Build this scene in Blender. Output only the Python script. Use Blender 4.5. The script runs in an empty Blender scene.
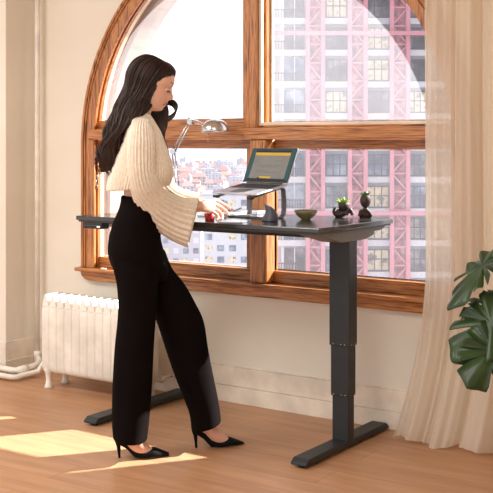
import bpy, bmesh, math, random
from mathutils import Vector, Matrix, noise
random.seed(7)
SC = bpy.context.scene
COL = SC.collection
V = Vector
PI = math.pi
F_PX, EYE, HY = 1065.0, 1.40, 142.0
YAW = math.radians(34.55)
CR = V((math.cos(YAW), math.sin(YAW), 0))        # right of the viewpoint
CF = V((-math.sin(YAW), math.cos(YAW), 0))       # ahead of the viewpoint

def W(px, py, b=0.0, D0=4.8):
    """survey point: photo position at a known distance -> world metres"""
    D = D0 + b
    p = CR * ((px - 246.5) / F_PX * D) + CF * D
    p.z = EYE - (py - HY) / F_PX * D
    return p

# ------------------------------------------------------------------ materials
def lin(c):
    return tuple((x / 12.92 if x <= .04045 else ((x + .055) / 1.055) ** 2.4) for x in (v / 255 for v in c))

def mat(name, rgb, rough=.6, metal=0, spec=.5, var=None, vscale=8, stretch=(1, 1, 1), bump=0, bscale=60, emit=None, sheen=0, coat=0, detail=3, trans=0, bstretch=None):
    m = bpy.data.materials.new(name); m.use_nodes = True
    nt = m.node_tree; b = nt.nodes['Principled BSDF']
    c = lin(rgb) + (1,)
    b.inputs['Base Color'].default_value = c
    b.inputs['Roughness'].default_value = rough
    b.inputs['Metallic'].default_value = metal
    b.inputs['Specular IOR Level'].default_value = spec
    if sheen: b.inputs['Sheen Weight'].default_value = sheen
    if coat: b.inputs['Coat Weight'].default_value = coat; b.inputs['Coat Roughness'].default_value = .15
    if trans: b.inputs['Transmission Weight'].default_value = trans
    tc = nt.nodes.new('ShaderNodeTexCoord')
    mp = nt.nodes.new('ShaderNodeMapping'); mp.inputs['Scale'].default_value = stretch
    nt.links.new(tc.outputs['Object'], mp.inputs['Vector'])
    n = nt.nodes.new('ShaderNodeTexNoise'); n.inputs['Scale'].default_value = vscale; n.inputs['Detail'].default_value = detail
    nt.links.new(mp.outputs['Vector'], n.inputs['Vector'])
    cols = var if var else [tuple(max(0, x * .94) for x in rgb), tuple(min(255, x * 1.05) for x in rgb)]
    r = nt.nodes.new('ShaderNodeValToRGB')
    k = len(cols)
    while len(r.color_ramp.elements) < k: r.color_ramp.elements.new(.5)
    for i, cc in enumerate(cols):
        r.color_ramp.elements[i].position = .32 + .36 * i / (k - 1)
        r.color_ramp.elements[i].color = lin(cc) + (1,)
    nt.links.new(n.outputs['Fac'], r.inputs['Fac']); nt.links.new(r.outputs['Color'], b.inputs['Base Color'])
    if bump:
        n2 = nt.nodes.new('ShaderNodeTexNoise'); n2.inputs['Scale'].default_value = bscale
        mp2 = nt.nodes.new('ShaderNodeMapping'); mp2.inputs['Scale'].default_value = bstretch or stretch
        nt.links.new(tc.outputs['Object'], mp2.inputs['Vector']); nt.links.new(mp2.outputs['Vector'], n2.inputs['Vector'])
        bp = nt.nodes.new('ShaderNodeBump'); bp.inputs['Strength'].default_value = bump; bp.inputs['Distance'].default_value = .01
        nt.links.new(n2.outputs['Fac'], bp.inputs['Height']); nt.links.new(bp.outputs['Normal'], b.inputs['Normal'])
    if emit:
        b.inputs['Emission Color'].default_value = lin(emit[0]) + (1,); b.inputs['Emission Strength'].default_value = emit[1]
    return m

def oak(name, stretch):
    return mat(name, (150, 88, 40), rough=.38, var=[(98, 56, 20), (162, 98, 44), (196, 130, 70), (142, 84, 36)], vscale=9, stretch=stretch, detail=6, bump=.12, bscale=30, coat=.25)
M = {}
M['oak_v'] = oak('oak_upright_grain', (10, 10, .6))
M['oak_h'] = oak('oak_level_grain', (.6, 10, 12))
M['plaster'] = mat('warm_plaster', (230, 222, 207), rough=.85, var=[(227, 218, 202), (234, 227, 213)], vscale=1.6, bump=.05, bscale=25)
M['skirting'] = mat('painted_skirting', (230, 217, 200), rough=.55)
M['white_paint'] = mat('white_enamel', (233, 226, 214), rough=.35, bump=.03, bscale=40)
M['stone'] = mat('pale_stone_reveal', (160, 134, 114), rough=.85, var=[(152, 126, 106), (170, 146, 126)], vscale=4, bump=.15, bscale=30)
M['cream_stop'] = mat('cream_glazing_stop', (228, 216, 192), rough=.6)
M['gasket'] = mat('dark_gasket', (60, 48, 42), rough=.7)
M['desk_top'] = mat('black_laminate', (54, 52, 50), rough=.16, spec=.6, var=[(50, 48, 46), (58, 56, 54)], vscale=30)
M['desk_edge'] = mat('charcoal_edge', (60, 59, 57), rough=.45)
M['desk_metal'] = mat('black_powder_coat', (38, 42, 44), rough=.5, bump=.08, bscale=400)
M['bracket'] = mat('lit_powder_coat', (112, 108, 101), rough=.5)  # desk bracket finish, lightened to carry the light falling on it
M['chrome'] = mat('brushed_steel', (200, 198, 196), rough=.22, metal=1)
M['silver'] = mat('silver_aluminium', (190, 192, 200), rough=.35, metal=.6)
M['stand'] = mat('grey_anodised_aluminium', (104, 102, 102), rough=.4, metal=.6)
M['rubber'] = mat('black_rubber', (28, 28, 30), rough=.7)
M['plastic_black'] = mat('black_plastic', (24, 24, 26), rough=.45)
M['white_plastic'] = mat('white_plastic', (232, 232, 230), rough=.4)
M['led'] = mat('white_display', (240, 240, 240), emit=((240, 245, 255), .15))
M['knit'] = mat('cream_rib_knit', (240, 228, 210), rough=.95, var=[(234, 220, 200), (246, 236, 220)], vscale=60, sheen=.2, bump=.3, bscale=300)
M['trouser'] = mat('black_crepe', (15, 9, 8), rough=.95, spec=.06, var=[(15, 10, 9), (19, 13, 12)], bump=.1, bscale=300)
M['suede'] = mat('black_suede', (13, 12, 13), rough=.9, spec=.2)
M['skin'] = mat('skin', (224, 176, 152), rough=.5, var=[(220, 170, 146), (229, 182, 158)], vscale=12)
M['skin'].node_tree.nodes['Principled BSDF'].inputs['Subsurface Weight'].default_value = .12
M['skin'].node_tree.nodes['Principled BSDF'].inputs['Subsurface Radius'].default_value = (.02, .008, .004)
M['lip'] = mat('lip', (176, 92, 84), rough=.4)
M['hair'] = mat('dark_brown_hair', (44, 28, 20), rough=.4, spec=.3, var=[(26, 16, 12), (62, 39, 28)], vscale=30, stretch=(3, 3, .4))
M['eye'] = mat('eye_white', (226, 218, 210), rough=.2)
M['lash'] = mat('dark_lash', (30, 20, 18), rough=.8)
M['red'] = mat('red_enamel', (206, 60, 58), rough=.3)
M['fin'] = mat('slate_blue_silicone', (74, 78, 92), rough=.4)
M['olive'] = mat('olive_ceramic', (120, 112, 76), rough=.35, var=[(108, 100, 66), (132, 124, 88)], vscale=20)
M['dark_clay'] = mat('dark_brown_clay', (58, 42, 36), rough=.55, bump=.2, bscale=80)
M['soil'] = mat('soil', (50, 36, 26), rough=.95, bump=.5, bscale=90)
M['lime'] = mat('lime_green_leaf', (150, 196, 60), rough=.45)
M['dgreen'] = mat('deep_green_leaf', (58, 108, 50), rough=.45)
M['monstera'] = mat('monstera_leaf', (50, 84, 34), rough=.42, var=[(24, 46, 12), (44, 74, 24)], vscale=9, coat=.08)
M['stem'] = mat('green_stem', (84, 104, 52), rough=.5)
M['pot'] = mat('terracotta', (170, 110, 80), rough=.8)
M['paper'] = mat('white_paper', (236, 234, 230), rough=.7)
M['screen'] = mat('laptop_screen_grey', (112, 112, 108), rough=.35, emit=((130, 132, 130), .16))
M['teal'] = mat('screen_wallpaper_teal', (8, 66, 70), rough=.35, emit=((12, 90, 92), .16))
M['dark_screen'] = mat('screen_dark', (12, 20, 26), rough=.3, emit=((20, 30, 40), .15))
M['gold'] = mat('screen_gold', (190, 150, 30), rough=.35, emit=((200, 160, 40), .22))
M['screen_text'] = mat('screen_text_grey', (84, 86, 88), rough=.4, emit=((90, 92, 94), .3))
M['keycap'] = mat('dark_keycap', (52, 52, 58), rough=.5)
# outdoors: base colours kept pale to stand in for haze in the air
M['facade'] = mat('facade_grey', (140, 140, 152), rough=.9)
M['slab'] = mat('white_slab', (200, 196, 202), rough=.9)
M['pink'] = mat('pink_hoist_steel', (196, 122, 134), rough=.8)
M['net'] = mat('pink_netting', (160, 96, 110), rough=1, var=[(84, 58, 74), (168, 94, 108), (192, 140, 150)], vscale=1.3, detail=5)
M['win_a'] = mat('window_warm', (190, 172, 150), rough=.3, spec=.3, var=[(84, 70, 78), (206, 186, 148), (216, 200, 170), (110, 96, 98)], vscale=.8)
M['win_b'] = mat('window_blue', (90, 98, 120), rough=.3, spec=.3, var=[(44, 50, 72), (84, 98, 128), (160, 168, 184)], vscale=.45)
M['win_c'] = mat('window_dark', (62, 60, 74), rough=.3, spec=.3, var=[(40, 38, 52), (74, 74, 88), (144, 134, 134)], vscale=.6)
M['mull'] = mat('window_mullion', (58, 56, 68), rough=.7)
M['roof_a'] = mat('red_tile_roof', (184, 112, 100), rough=.9)
M['roof_b'] = mat('grey_roof', (160, 166, 178), rough=.9)
M['roof_c'] = mat('brown_tile_roof', (168, 110, 100), rough=.9)
M['house'] = mat('pale_house_wall', (176, 172, 180), rough=.9)
M['house_b'] = mat('buff_house_wall', (168, 152, 148), rough=.9)
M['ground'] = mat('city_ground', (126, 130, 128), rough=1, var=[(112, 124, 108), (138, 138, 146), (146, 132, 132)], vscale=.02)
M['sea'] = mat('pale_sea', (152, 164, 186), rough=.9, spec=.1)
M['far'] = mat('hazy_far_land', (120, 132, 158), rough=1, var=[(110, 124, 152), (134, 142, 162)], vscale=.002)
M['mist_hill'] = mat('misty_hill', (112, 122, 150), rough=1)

def wood_floor():
    m = bpy.data.materials.new('oak_floor_boards'); m.use_nodes = True
    nt = m.node_tree; b = nt.nodes['Principled BSDF']; b.inputs['Roughness'].default_value = .42
    tc = nt.nodes.new('ShaderNodeTexCoord')
    br = nt.nodes.new('ShaderNodeTexBrick')
    br.inputs['Scale'].default_value = 1; br.inputs['Brick Width'].default_value = 1.9; br.inputs['Row Height'].default_value = .19
    br.inputs['Mortar Size'].default_value = .0012; br.inputs['Mortar Smooth'].default_value = .3
    br.inputs['Color1'].default_value = lin((184, 137, 101)) + (1,); br.inputs['Color2'].default_value = lin((194, 146, 108)) + (1,)
    br.inputs['Mortar'].default_value = lin((140, 92, 58)) + (1,)
    nt.links.new(tc.outputs['Object'], br.inputs['Vector'])
    mp = nt.nodes.new('ShaderNodeMapping'); mp.inputs['Scale'].default_value = (1, 9, 1)
    n = nt.nodes.new('ShaderNodeTexNoise'); n.inputs['Scale'].default_value = 2.2; n.inputs['Detail'].default_value = 8
    nt.links.new(tc.outputs['Object'], mp.inputs['Vector']); nt.links.new(mp.outputs['Vector'], n.inputs['Vector'])
    r = nt.nodes.new('ShaderNodeValToRGB'); r.color_ramp.elements[0].position = .3; r.color_ramp.elements[1].position = .7
    r.color_ramp.elements[0].color = (.82, .78, .74, 1); r.color_ramp.elements[1].color = (1.1, 1.08, 1.06, 1)
    nt.links.new(n.outputs['Fac'], r.inputs['Fac'])
    mx = nt.nodes.new('ShaderNodeMix'); mx.data_type = 'RGBA'; mx.blend_type = 'MULTIPLY'; mx.inputs['Factor'].default_value = 1
    nt.links.new(br.outputs['Color'], mx.inputs['A']); nt.links.new(r.outputs['Color'], mx.inputs['B'])
    nt.links.new(mx.outputs['Result'], b.inputs['Base Color'])
    return m
M['floor'] = wood_floor()

def glass_mat(name, dust, gloss=.05, tint=(1, 1, 1)):
    m = bpy.data.materials.new(name); m.use_nodes = True
    nt = m.node_tree; nt.nodes.remove(nt.nodes['Principled BSDF']); out = nt.nodes['Material Output']
    t = nt.nodes.new('ShaderNodeBsdfTransparent'); t.inputs['Color'].default_value = tint + (1,)
    tl = nt.nodes.new('ShaderNodeBsdfTranslucent'); tl.inputs['Color'].default_value = (.95, .93, .95, 1)
    g = nt.nodes.new('ShaderNodeBsdfGlossy'); g.inputs['Roughness'].default_value = .02
    a = nt.nodes.new('ShaderNodeMixShader'); c = nt.nodes.new('ShaderNodeMixShader'); c.inputs['Fac'].default_value = gloss
    tc = nt.nodes.new('ShaderNodeTexCoord'); n = nt.nodes.new('ShaderNodeTexNoise'); n.inputs['Scale'].default_value = 5; n.inputs['Detail'].default_value = 6
    nt.links.new(tc.outputs['Object'], n.inputs['Vector'])
    mr = nt.nodes.new('ShaderNodeMapRange'); mr.inputs['To Min'].default_value = dust * .7; mr.inputs['To Max'].default_value = dust * 1.3
    nt.links.new(n.outputs['Fac'], mr.inputs['Value']); nt.links.new(mr.outputs['Result'], a.inputs['Fac'])
    nt.links.new(t.outputs[0], a.inputs[1]); nt.links.new(tl.outputs[0], a.inputs[2])
    nt.links.new(a.outputs[0], c.inputs[1]); nt.links.new(g.outputs[0], c.inputs[2]); nt.links.new(c.outputs[0], out.inputs['Surface'])
    return m
M['pane'] = glass_mat('dusty_window_glass', .122, .04)
M['pane_low'] = glass_mat('lightly_dusty_window_glass', .055, .04)
M['clear'] = glass_mat('clear_tumbler_glass', .05, .22)

def sheer_mat():
    m = bpy.data.materials.new('sheer_cream_voile'); m.use_nodes = True
    nt = m.node_tree; nt.nodes.remove(nt.nodes['Principled BSDF']); out = nt.nodes['Material Output']
    t = nt.nodes.new('ShaderNodeBsdfTransparent')
    tl = nt.nodes.new('ShaderNodeBsdfTranslucent'); tl.inputs['Color'].default_value = lin((244, 232, 214)) + (1,)
    d = nt.nodes.new('ShaderNodeBsdfDiffuse'); d.inputs['Color'].default_value = lin((244, 232, 214)) + (1,)
    a = nt.nodes.new('ShaderNodeMixShader'); a.inputs['Fac'].default_value = .5
    nt.links.new(d.outputs[0], a.inputs[1]); nt.links.new(tl.outputs[0], a.inputs[2])
    c = nt.nodes.new('ShaderNodeMixShader')
    tc = nt.nodes.new('ShaderNodeTexCoord'); w = nt.nodes.new('ShaderNodeTexNoise'); w.inputs['Scale'].default_value = 300
    nt.links.new(tc.outputs['Object'], w.inputs['Vector'])
    mr = nt.nodes.new('ShaderNodeMapRange'); mr.inputs['To Min'].default_value = .74; mr.inputs['To Max'].default_value = .9
    nt.links.new(w.outputs['Fac'], mr.inputs['Value']); nt.links.new(mr.outputs['Result'], c.inputs['Fac'])
    nt.links.new(t.outputs[0], c.inputs[1]); nt.links.new(a.outputs[0], c.inputs[2]); nt.links.new(c.outputs[0], out.inputs['Surface'])
    return m
M['sheer'] = sheer_mat()

# ------------------------------------------------------------------ object helpers
def tag(o, label=None, cat=None, group=None, kind=None):
    if label: o['label'] = label
    if cat: o['category'] = cat
    if group: o['group'] = group
    if kind: o['kind'] = kind
    return o

def thing(name, loc, label, cat, group=None):
    o = bpy.data.objects.new(name, None); COL.objects.link(o); o.location = loc; o.empty_display_size = .05
    return tag(o, label, cat, group)

def wloc(o):
    p = V((0, 0, 0))
    while o: p += o.location; o = o.parent
    return p

class MB:
    """collects shapes in world metres; build() links them as one mesh object"""
    def __init__(s): s.v = []; s.f = []; s.mi = []; s.cur = 0
    def add(s, vs, fs):
        n = len(s.v); s.v += [V(p) for p in vs]; s.f += [tuple(i + n for i in f) for f in fs]; s.mi += [s.cur] * len(fs); return s
    def box(s, x0, x1, y0, y1, z0, z1):
        vs = [(x, y, z) for z in (z0, z1) for y in (y0, y1) for x in (x0, x1)]
        return s.add(vs, [(0, 2, 3, 1), (4, 5, 7, 6), (0, 1, 5, 4), (2, 6, 7, 3), (0, 4, 6, 2), (1, 3, 7, 5)])
    def obox(s, c, ux, uy, uz):
        """box from centre and three half-extent vectors"""
        c, ux, uy, uz = V(c), V(ux), V(uy), V(uz)
        vs = [c + ux * a + uy * b + uz * d for d in (-1, 1) for b in (-1, 1) for a in (-1, 1)]
        return s.add(vs, [(0, 2, 3, 1), (4, 5, 7, 6), (0, 1, 5, 4), (2, 6, 7, 3), (0, 4, 6, 2), (1, 3, 7, 5)])
    def loft(s, rings, cap=True):
        n = len(rings[0]); vs = [p for r in rings for p in r]; fs = []
        for i in range(len(rings) - 1):
            for j in range(n):
                a = i * n + j; b = i * n + (j + 1) % n
                fs.append((a, b, b + n, a + n))
        if cap: fs.append(tuple(reversed(range(n)))); fs.append(tuple(range((len(rings) - 1) * n, len(rings) * n)))
        return s.add(vs, fs)
    def tube(s, pts, rad, n=10, cap=True, flat=None):
        pts = [V(p) for p in pts]; rads = rad if isinstance(rad, (list, tuple)) else [rad] * len(pts)
        rings = []; prev = None
        for i, p in enumerate(pts):
            d = (pts[min(i + 1, len(pts) - 1)] - pts[max(i - 1, 0)])
            if d.length < 1e-9: d = V((0, 0, 1))
            d.normalize()
            if prev is None:
                u = d.orthogonal().normalized()
            else:
                u = prev - d * prev.dot(d); u = u.normalized() if u.length > 1e-6 else d.orthogonal().normalized()
            prev = u; w = d.cross(u)
            rings.append([p + (u * math.cos(2 * PI * k / n) + w * math.sin(2 * PI * k / n) * (flat or 1)) * rads[i] for k in range(n)])
        return s.loft(rings, cap)
    def lathe(s, c, prof, n=24, axis=None):
        c = V(c); ax = V(axis).normalized() if axis else V((0, 0, 1)); u = ax.orthogonal().normalized(); w = ax.cross(u)
        rings = [[c + ax * z + (u * math.cos(2 * PI * k / n) + w * math.sin(2 * PI * k / n)) * max(r, 1e-5) for k in range(n)] for r, z in prof]
        return s.loft(rings, True)
    def ball(s, c, r, sx=1, sy=1, sz=1, n=14):
        c = V(c); rings = []
        for i in range(n + 1):
            t = PI * i / n; rr = max(math.sin(t), 1e-4) * r
            rings.append([c + V((rr * math.cos(2 * PI * k / (2 * n)) * sx, rr * math.sin(2 * PI * k / (2 * n)) * sy, -math.cos(t) * r * sz)) for k in range(2 * n)])
        return s.loft(rings, True)
    def build(s, name, m, parent=None, smooth=False, bevel=0, kind=None, mod=None):
        me = bpy.data.meshes.new(name); off = wloc(parent) if parent else V((0, 0, 0))
        if not parent and s.v:
            zs = min(p.z for p in s.v); cx = sum(p.x for p in s.v) / len(s.v); cy = sum(p.y for p in s.v) / len(s.v)
            off = V((cx, cy, zs))
        me.from_pydata([p - off for p in s.v], [], s.f)
        for x in (m if isinstance(m, (list, tuple)) else [m]): me.materials.append(M[x] if isinstance(x, str) else x)
        for p, i in zip(me.polygons, s.mi): p.material_index = i; p.use_smooth = smooth
        bm = bmesh.new(); bm.from_mesh(me)
        if smooth or bevel: bmesh.ops.remove_doubles(bm, verts=bm.verts, dist=1e-6)
        bmesh.ops.recalc_face_normals(bm, faces=bm.faces)
        bm.to_mesh(me); bm.free(); me.update()
        o = bpy.data.objects.new(name, me); COL.objects.link(o)
        if parent: o.parent = parent
        else: o.location = off
        if bevel:
            b = o.modifiers.new('bevel', 'BEVEL'); b.width = bevel; b.segments = 2; b.limit_method = 'ANGLE'; b.angle_limit = math.radians(40)
        if kind: o['kind'] = kind
        return o

def bake(o, mods):
    """apply modifiers by evaluation"""
    for t, kw in mods:
        md = o.modifiers.new(t.lower(), t)
        for k, v in kw.items(): setattr(md, k, v)
    bpy.context.view_layer.update()
    dg = bpy.context.evaluated_depsgraph_get()
    me = bpy.data.meshes.new_from_object(o.evaluated_get(dg))
    mats = list(o.data.materials)
    o.modifiers.clear(); o.data = me
    me.materials.clear()
    for x in mats: me.materials.append(x)
    for p in me.polygons: p.use_smooth = True
    return o

def cat_rom(pts, n):
    """smooth resample of tuples"""
    out = []; k = len(pts); L = len(pts[0])
    for i in range(n):
        t = i / (n - 1) * (k - 1); a = min(int(t), k - 2); f = t - a
        p0, p1, p2, p3 = pts[max(a - 1, 0)], pts[a], pts[a + 1], pts[min(a + 2, k - 1)]
        out.append(tuple(.5 * (2 * p1[j] + (p2[j] - p0[j]) * f + (2 * p0[j] - 5 * p1[j] + 4 * p2[j] - p3[j]) * f * f + (-p0[j] + 3 * p1[j] - 3 * p2[j] + p3[j]) * f ** 3) for j in range(L)))
    return out

def struct(name, mb, m, **k): return mb.build(name, m, kind='structure', **k)

# ------------------------------------------------------------------ room shell
XC, ZC = -3.157, 1.38
XL, YW = -4.82, 4.69
def arch_path(R, zb, n=48):
    pts = [(XC - R, zb), (XC - R, (zb + ZC) / 2)]
    pts += [(XC - R * math.cos(PI * i / n), ZC + R * math.sin(PI * i / n)) for i in range(n + 1)]
    pts += [(XC + R, (zb + ZC) / 2), (XC + R, zb)]
    return pts
def arch_band(mb, R0, R1, y0, y1, zb, n=48):
    a, b = arch_path(R0, zb, n), arch_path(R1, zb, n)
    rings = [[V((p[0], y0, p[1])), V((p[0], y1, p[1])), V((q[0], y1, q[1])), V((q[0], y0, q[1]))] for p, q in zip(a, b)]
    mb.loft(rings); return mb
def hole_wall(mb, R, zb, y0, y1, x0, x1, z1):
    hp = arch_path(R, zb)
    hp = hp[::-1]      # right to left
    op = []
    L = len(hp)
    # outer loop points matched to the hole points
    for i, (x, z) in enumerate(hp):
        if i < 2: op.append((x1, z))
        elif i >= L - 2: op.append((x0, z))
        else:
            a = math.atan2(z - ZC, x - XC)
            dx, dz = math.cos(a), math.sin(a)
            t = 1e9
            if dx > 1e-6: t = min(t, (x1 - XC) / dx)
            if dx < -1e-6: t = min(t, (x0 - XC) / dx)
            if dz > 1e-6: t = min(t, (z1 - ZC) / dz)
            op.append((XC + dx * t, ZC + dz * t))
    # corners
    for cx in (x1, x0):
        k = min(range(2, L - 2), key=lambda i: abs(math.atan2(hp[i][1] - ZC, hp[i][0] - XC) - math.atan2(z1 - ZC, cx - XC)))
        op[k] = (cx, z1)
    for y, fl in ((y0, 0), (y1, 1)):
        vs = [(x, y, z) for x, z in hp] + [(x, y, z) for x, z in op]
        fs = [(i, i + 1, L + i + 1, L + i) for i in range(L - 1)]
        mb.add(vs, fs)
        mb.add([(x0, y, 0), (x1, y, 0), (x1, y, zb), (x0, y, zb)], [(0, 1, 2, 3)])
    loop = hp + [hp[0]]
    for i in range(len(loop) - 1):
        (xa, za), (xb, zb_) = loop[i], loop[i + 1]
        mb.add([(xa, y0, za), (xb, y0, zb_), (xb, y1, zb_), (xa, y1, za)], [(0, 1, 2, 3)])
    # outer rim
    for a, b in (((x0, 0), (x0, z1)), ((x0, z1), (x1, z1)), ((x1, z1), (x1, 0)), ((x1, 0), (x0, 0))):
        mb.add([(a[0], y0, a[1]), (b[0], y0, b[1]), (b[0], y1, b[1]), (a[0], y1, a[1])], [(0, 1, 2, 3)])
    return mb

CEIL = 3.1
struct('floor', MB().box(-8, 1.6, -2.5, 4.70, -.1, 0), 'floor')
w = struct('wall_front', hole_wall(MB(), 1.18, .64, YW, 4.79, XL, 1.6, CEIL), 'plaster')
def stone_mat():
    m = M['stone']; nt = m.node_tree; b = nt.nodes['Principled BSDF']
    src = b.inputs['Base Color'].links[0].from_socket
    tc = nt.nodes.new('ShaderNodeTexCoord')
    sep = nt.nodes.new('ShaderNodeSeparateXYZ'); nt.links.new(tc.outputs['Object'], sep.inputs[0])
    def mth(op, a, b_=None):
        n = nt.nodes.new('ShaderNodeMath'); n.operation = op
        for i, x in enumerate((a, b_)):
            if x is None: continue
            if isinstance(x, (int, float)): n.inputs[i].default_value = x
            else: nt.links.new(x, n.inputs[i])
        return n.outputs[0]
    ang = mth('ARCTAN2', mth('SUBTRACT', sep.outputs['Z'], ZC), mth('SUBTRACT', sep.outputs['X'], XC))
    fr = mth('FRACT', mth('ADD', mth('MULTIPLY', ang, 4.1), .35))
    line = mth('LESS_THAN', fr, .05)
    mx = nt.nodes.new('ShaderNodeMix'); mx.data_type = 'RGBA'
    nt.links.new(mth('MULTIPLY', line, .5), mx.inputs['Factor']); nt.links.new(src, mx.inputs['A']); mx.inputs['B'].default_value = lin((150, 118, 92)) + (1,)
    nt.links.new(mx.outputs['Result'], b.inputs['Base Color'])
stone_mat()
wo = struct('wall_outer', hole_wall(MB(), 1.137, .64, 4.795, 4.955, XL - 1.5, 1.6, CEIL + .6), 'stone')
wo.data.transform(Matrix.Translation(wo.location)); wo.location = (0, 0, 0)
struct('wall_left', MB().box(-8, XL, 4.45, 4.79, 0, CEIL), 'plaster')
struct('wall_right', MB().box(1.6, 1.72, -2.5, 4.79, 0, CEIL), 'plaster')
struct('ceiling', MB().box(-8, 1.72, -2.5, 4.955, CEIL, CEIL + .1), 'plaster')
bb = MB()
bb.box(XL, 1.6, YW - .026, YW, 0, .088).box(XL, 1.6, YW - .014, YW, .088, .19).box(XL, 1.6, YW - .008, YW, .19, .198)
struct('baseboard_front', bb, 'skirting', bevel=.003)
bb = MB()
bb.box(XL, XL + .02, 4.45, YW - .026, 0, .088).box(XL, XL + .011, 4.45, YW - .014, .088, .19).box(XL, XL + .007, 4.45, YW - .008, .19, .198)
bb.box(-8, XL + .02, 4.43, 4.45, 0, .088).box(-8, XL + .011, 4.439, 4.45, .088, .198)
struct('baseboard_left', bb, 'skirting', bevel=.003)

# ------------------------------------------------------------------ window
win = bpy.data.objects.new('window_1', None); COL.objects.link(win); win.location = (XC, YW, .6); win['kind'] = 'structure'
mb = MB()
arch_band(mb, 1.127, 1.18, 4.64, 4.66, .66); arch_band(mb, 1.16, 1.18, 4.66, 4.79, .66)
arch_band(mb, 1.18, 1.21, 4.65, YW, .66)
mb.build('casing', 'oak_v', win, bevel=.003)
mb = MB(); arch_band(mb, 1.21, 1.228, 4.636, YW, .66); arch_band(mb, 1.198, 1.21, 4.642, 4.65, .66)
mb.build('outer_moulding', 'oak_v', win, bevel=.004)
mb = MB(); arch_band(mb, 1.135, 1.16, 4.685, 4.71, .66); mb.build('inner_stop', 'oak_v', win, bevel=.002)
mb = MB(); arch_band(mb, 1.142, 1.16, 4.718, 4.745, .66); mb.build('glazing_edge', 'cream_stop', win)
XR = XC + 1.145
# mullions
mb = MB(); mb.box(-3.163, -3.059, 4.62, 4.735, .66, 1.414); mb.build('lower_mullion', 'oak_v', win, bevel=.012)
mb = MB(); mb.box(-3.205, -3.124, 4.632, 4.76, 1.474, 2.50); mb.build('upper_mullion', 'oak_v', win, bevel=.004)
mb = MB(); mb.box(-3.124, -3.108, 4.652, 4.672, 1.50, 2.49); mb.box(-3.124, -2.05, 4.652, 4.672, 1.486, 1.502)
mb.build('cream_stop', 'cream_stop', win, bevel=.002)
mb = MB(); mb.box(XC - 1.157, -3.19, 4.622, 4.70, 1.413, 1.474).box(-3.19, -2.03, 4.612, 4.70, 1.413, 1.474)
mb.build('transom', 'oak_h', win, bevel=.004)
# sashes: frames + panes
def sash(parts, name):
    mb = MB()
    for p in parts: mb.box(*p)
    return mb.build(name, 'oak_h', win, bevel=.003)
def stile(parts, name='sash_stile'):
    mb = MB()
    for p in parts: mb.box(*p)
    return mb.build(name, 'oak_v', win, bevel=.003)
sash([(XC - 1.155, -3.205, 4.68, 4.765, 1.474, 1.525)], 'upper_sash_rail')
sash([(-3.124, -2.03, 4.69, 4.765, 1.474, 1.505)], 'upper_sash_rail')
sash([(XC - 1.155, -3.163, 4.70, 4.765, 1.364, 1.413)], 'lower_sash_rail')
sash([(-3.059, -2.03, 4.70, 4.765, 1.364, 1.413)], 'lower_sash_rail')
sash([(XC - 1.155, -3.163, 4.695, 4.765, .66, .722)], 'bottom_sash_rail')
sash([(-3.059, -2.03, 4.695, 4.765, .66, .722)], 'bottom_sash_rail')
stile([(-3.275, -3.205, 4.72, 4.765, 1.525, 2.48)]); stile([(-3.14, -3.108, 4.70, 4.765, 1.5, 2.48)])
stile([(-3.25, -3.163, 4.72, 4.765, .72, 1.365)]); stile([(-3.10, -3.059, 4.70, 4.74, .72, 1.365)])
mb = MB(); mb.box(-3.108, -3.098, 4.74, 4.75, 1.5, 2.47).box(-3.102, -3.092, 4.745, 4.755, .72, 1.37).box(-3.102, -2.03, 4.745, 4.755, .720, .726).box(XC - 1.145, -3.25, 4.745, 4.755, .720, .726)
mb.build('glazing_bead', 'cream_stop', win)
mb = MB(); mb.box(XC - 1.145, -3.27, 4.738, 4.748, 1.523, 1.529).box(-3.1, -2.03, 4.738, 4.748, 1.503, 1.508).box(-3.1, -2.03, 4.738, 4.744, .726, .729)
mb.build('dark_putty_line', 'gasket', win)
# panes (half-arch upper lights, rectangular lower lights)
def half_arch(x_in, sgn, zb, R=1.15, n=20):
    a0 = math.asin((zb - ZC) / R)
    amax = math.acos(min(1, abs(x_in - XC) / R))
    if sgn > 0 and x_in < XC: amax = PI - math.acos((XC - x_in) / R)
    if sgn < 0 and x_in > XC: amax = PI - math.acos((x_in - XC) / R)
    pts = [(x_in, zb)] + [(XC + sgn * R * math.cos(a0 + (amax - a0) * i / n), ZC + R * math.sin(a0 + (amax - a0) * i / n)) for i in range(n + 1)]
    return pts
for poly, nm in ((half_arch(-3.24, -1, 1.50), 'upper_pane'), (half_arch(-3.11, 1, 1.50), 'upper_pane'),
                 ([(XC - 1.155, .70), (-3.22, .70), (-3.22, 1.39), (XC - 1.155, 1.39)], 'lower_pane'), ([(-3.09, .70), (-2.03, .70), (-2.03, 1.39), (-3.09, 1.39)], 'lower_pane')):
    mb = MB(); n = len(poly)
    mb.add([(x, 4.756, z) for x, z in poly], [tuple(range(n))])
    mb.build(nm, 'pane' if 'upper' in nm else 'pane_low', win)
mb = MB(); mb.box(-4.41, -1.95, 4.605, YW + .1, .638, .66); mb.build('window_sill', 'oak_h', win, bevel=.006)
ap = [(-4.40, .637), (-1.97, .637), (-1.97, .583), (-4.33, .583), (-4.365, .590), (-4.39, .608)]
mb = MB(); k = len(ap)
mb.loft([[V((x, 4.645, z)) for x, z in ap], [V((x, YW, z)) for x, z in ap]]); mb.build('apron', 'oak_h', win, bevel=.006)
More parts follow.
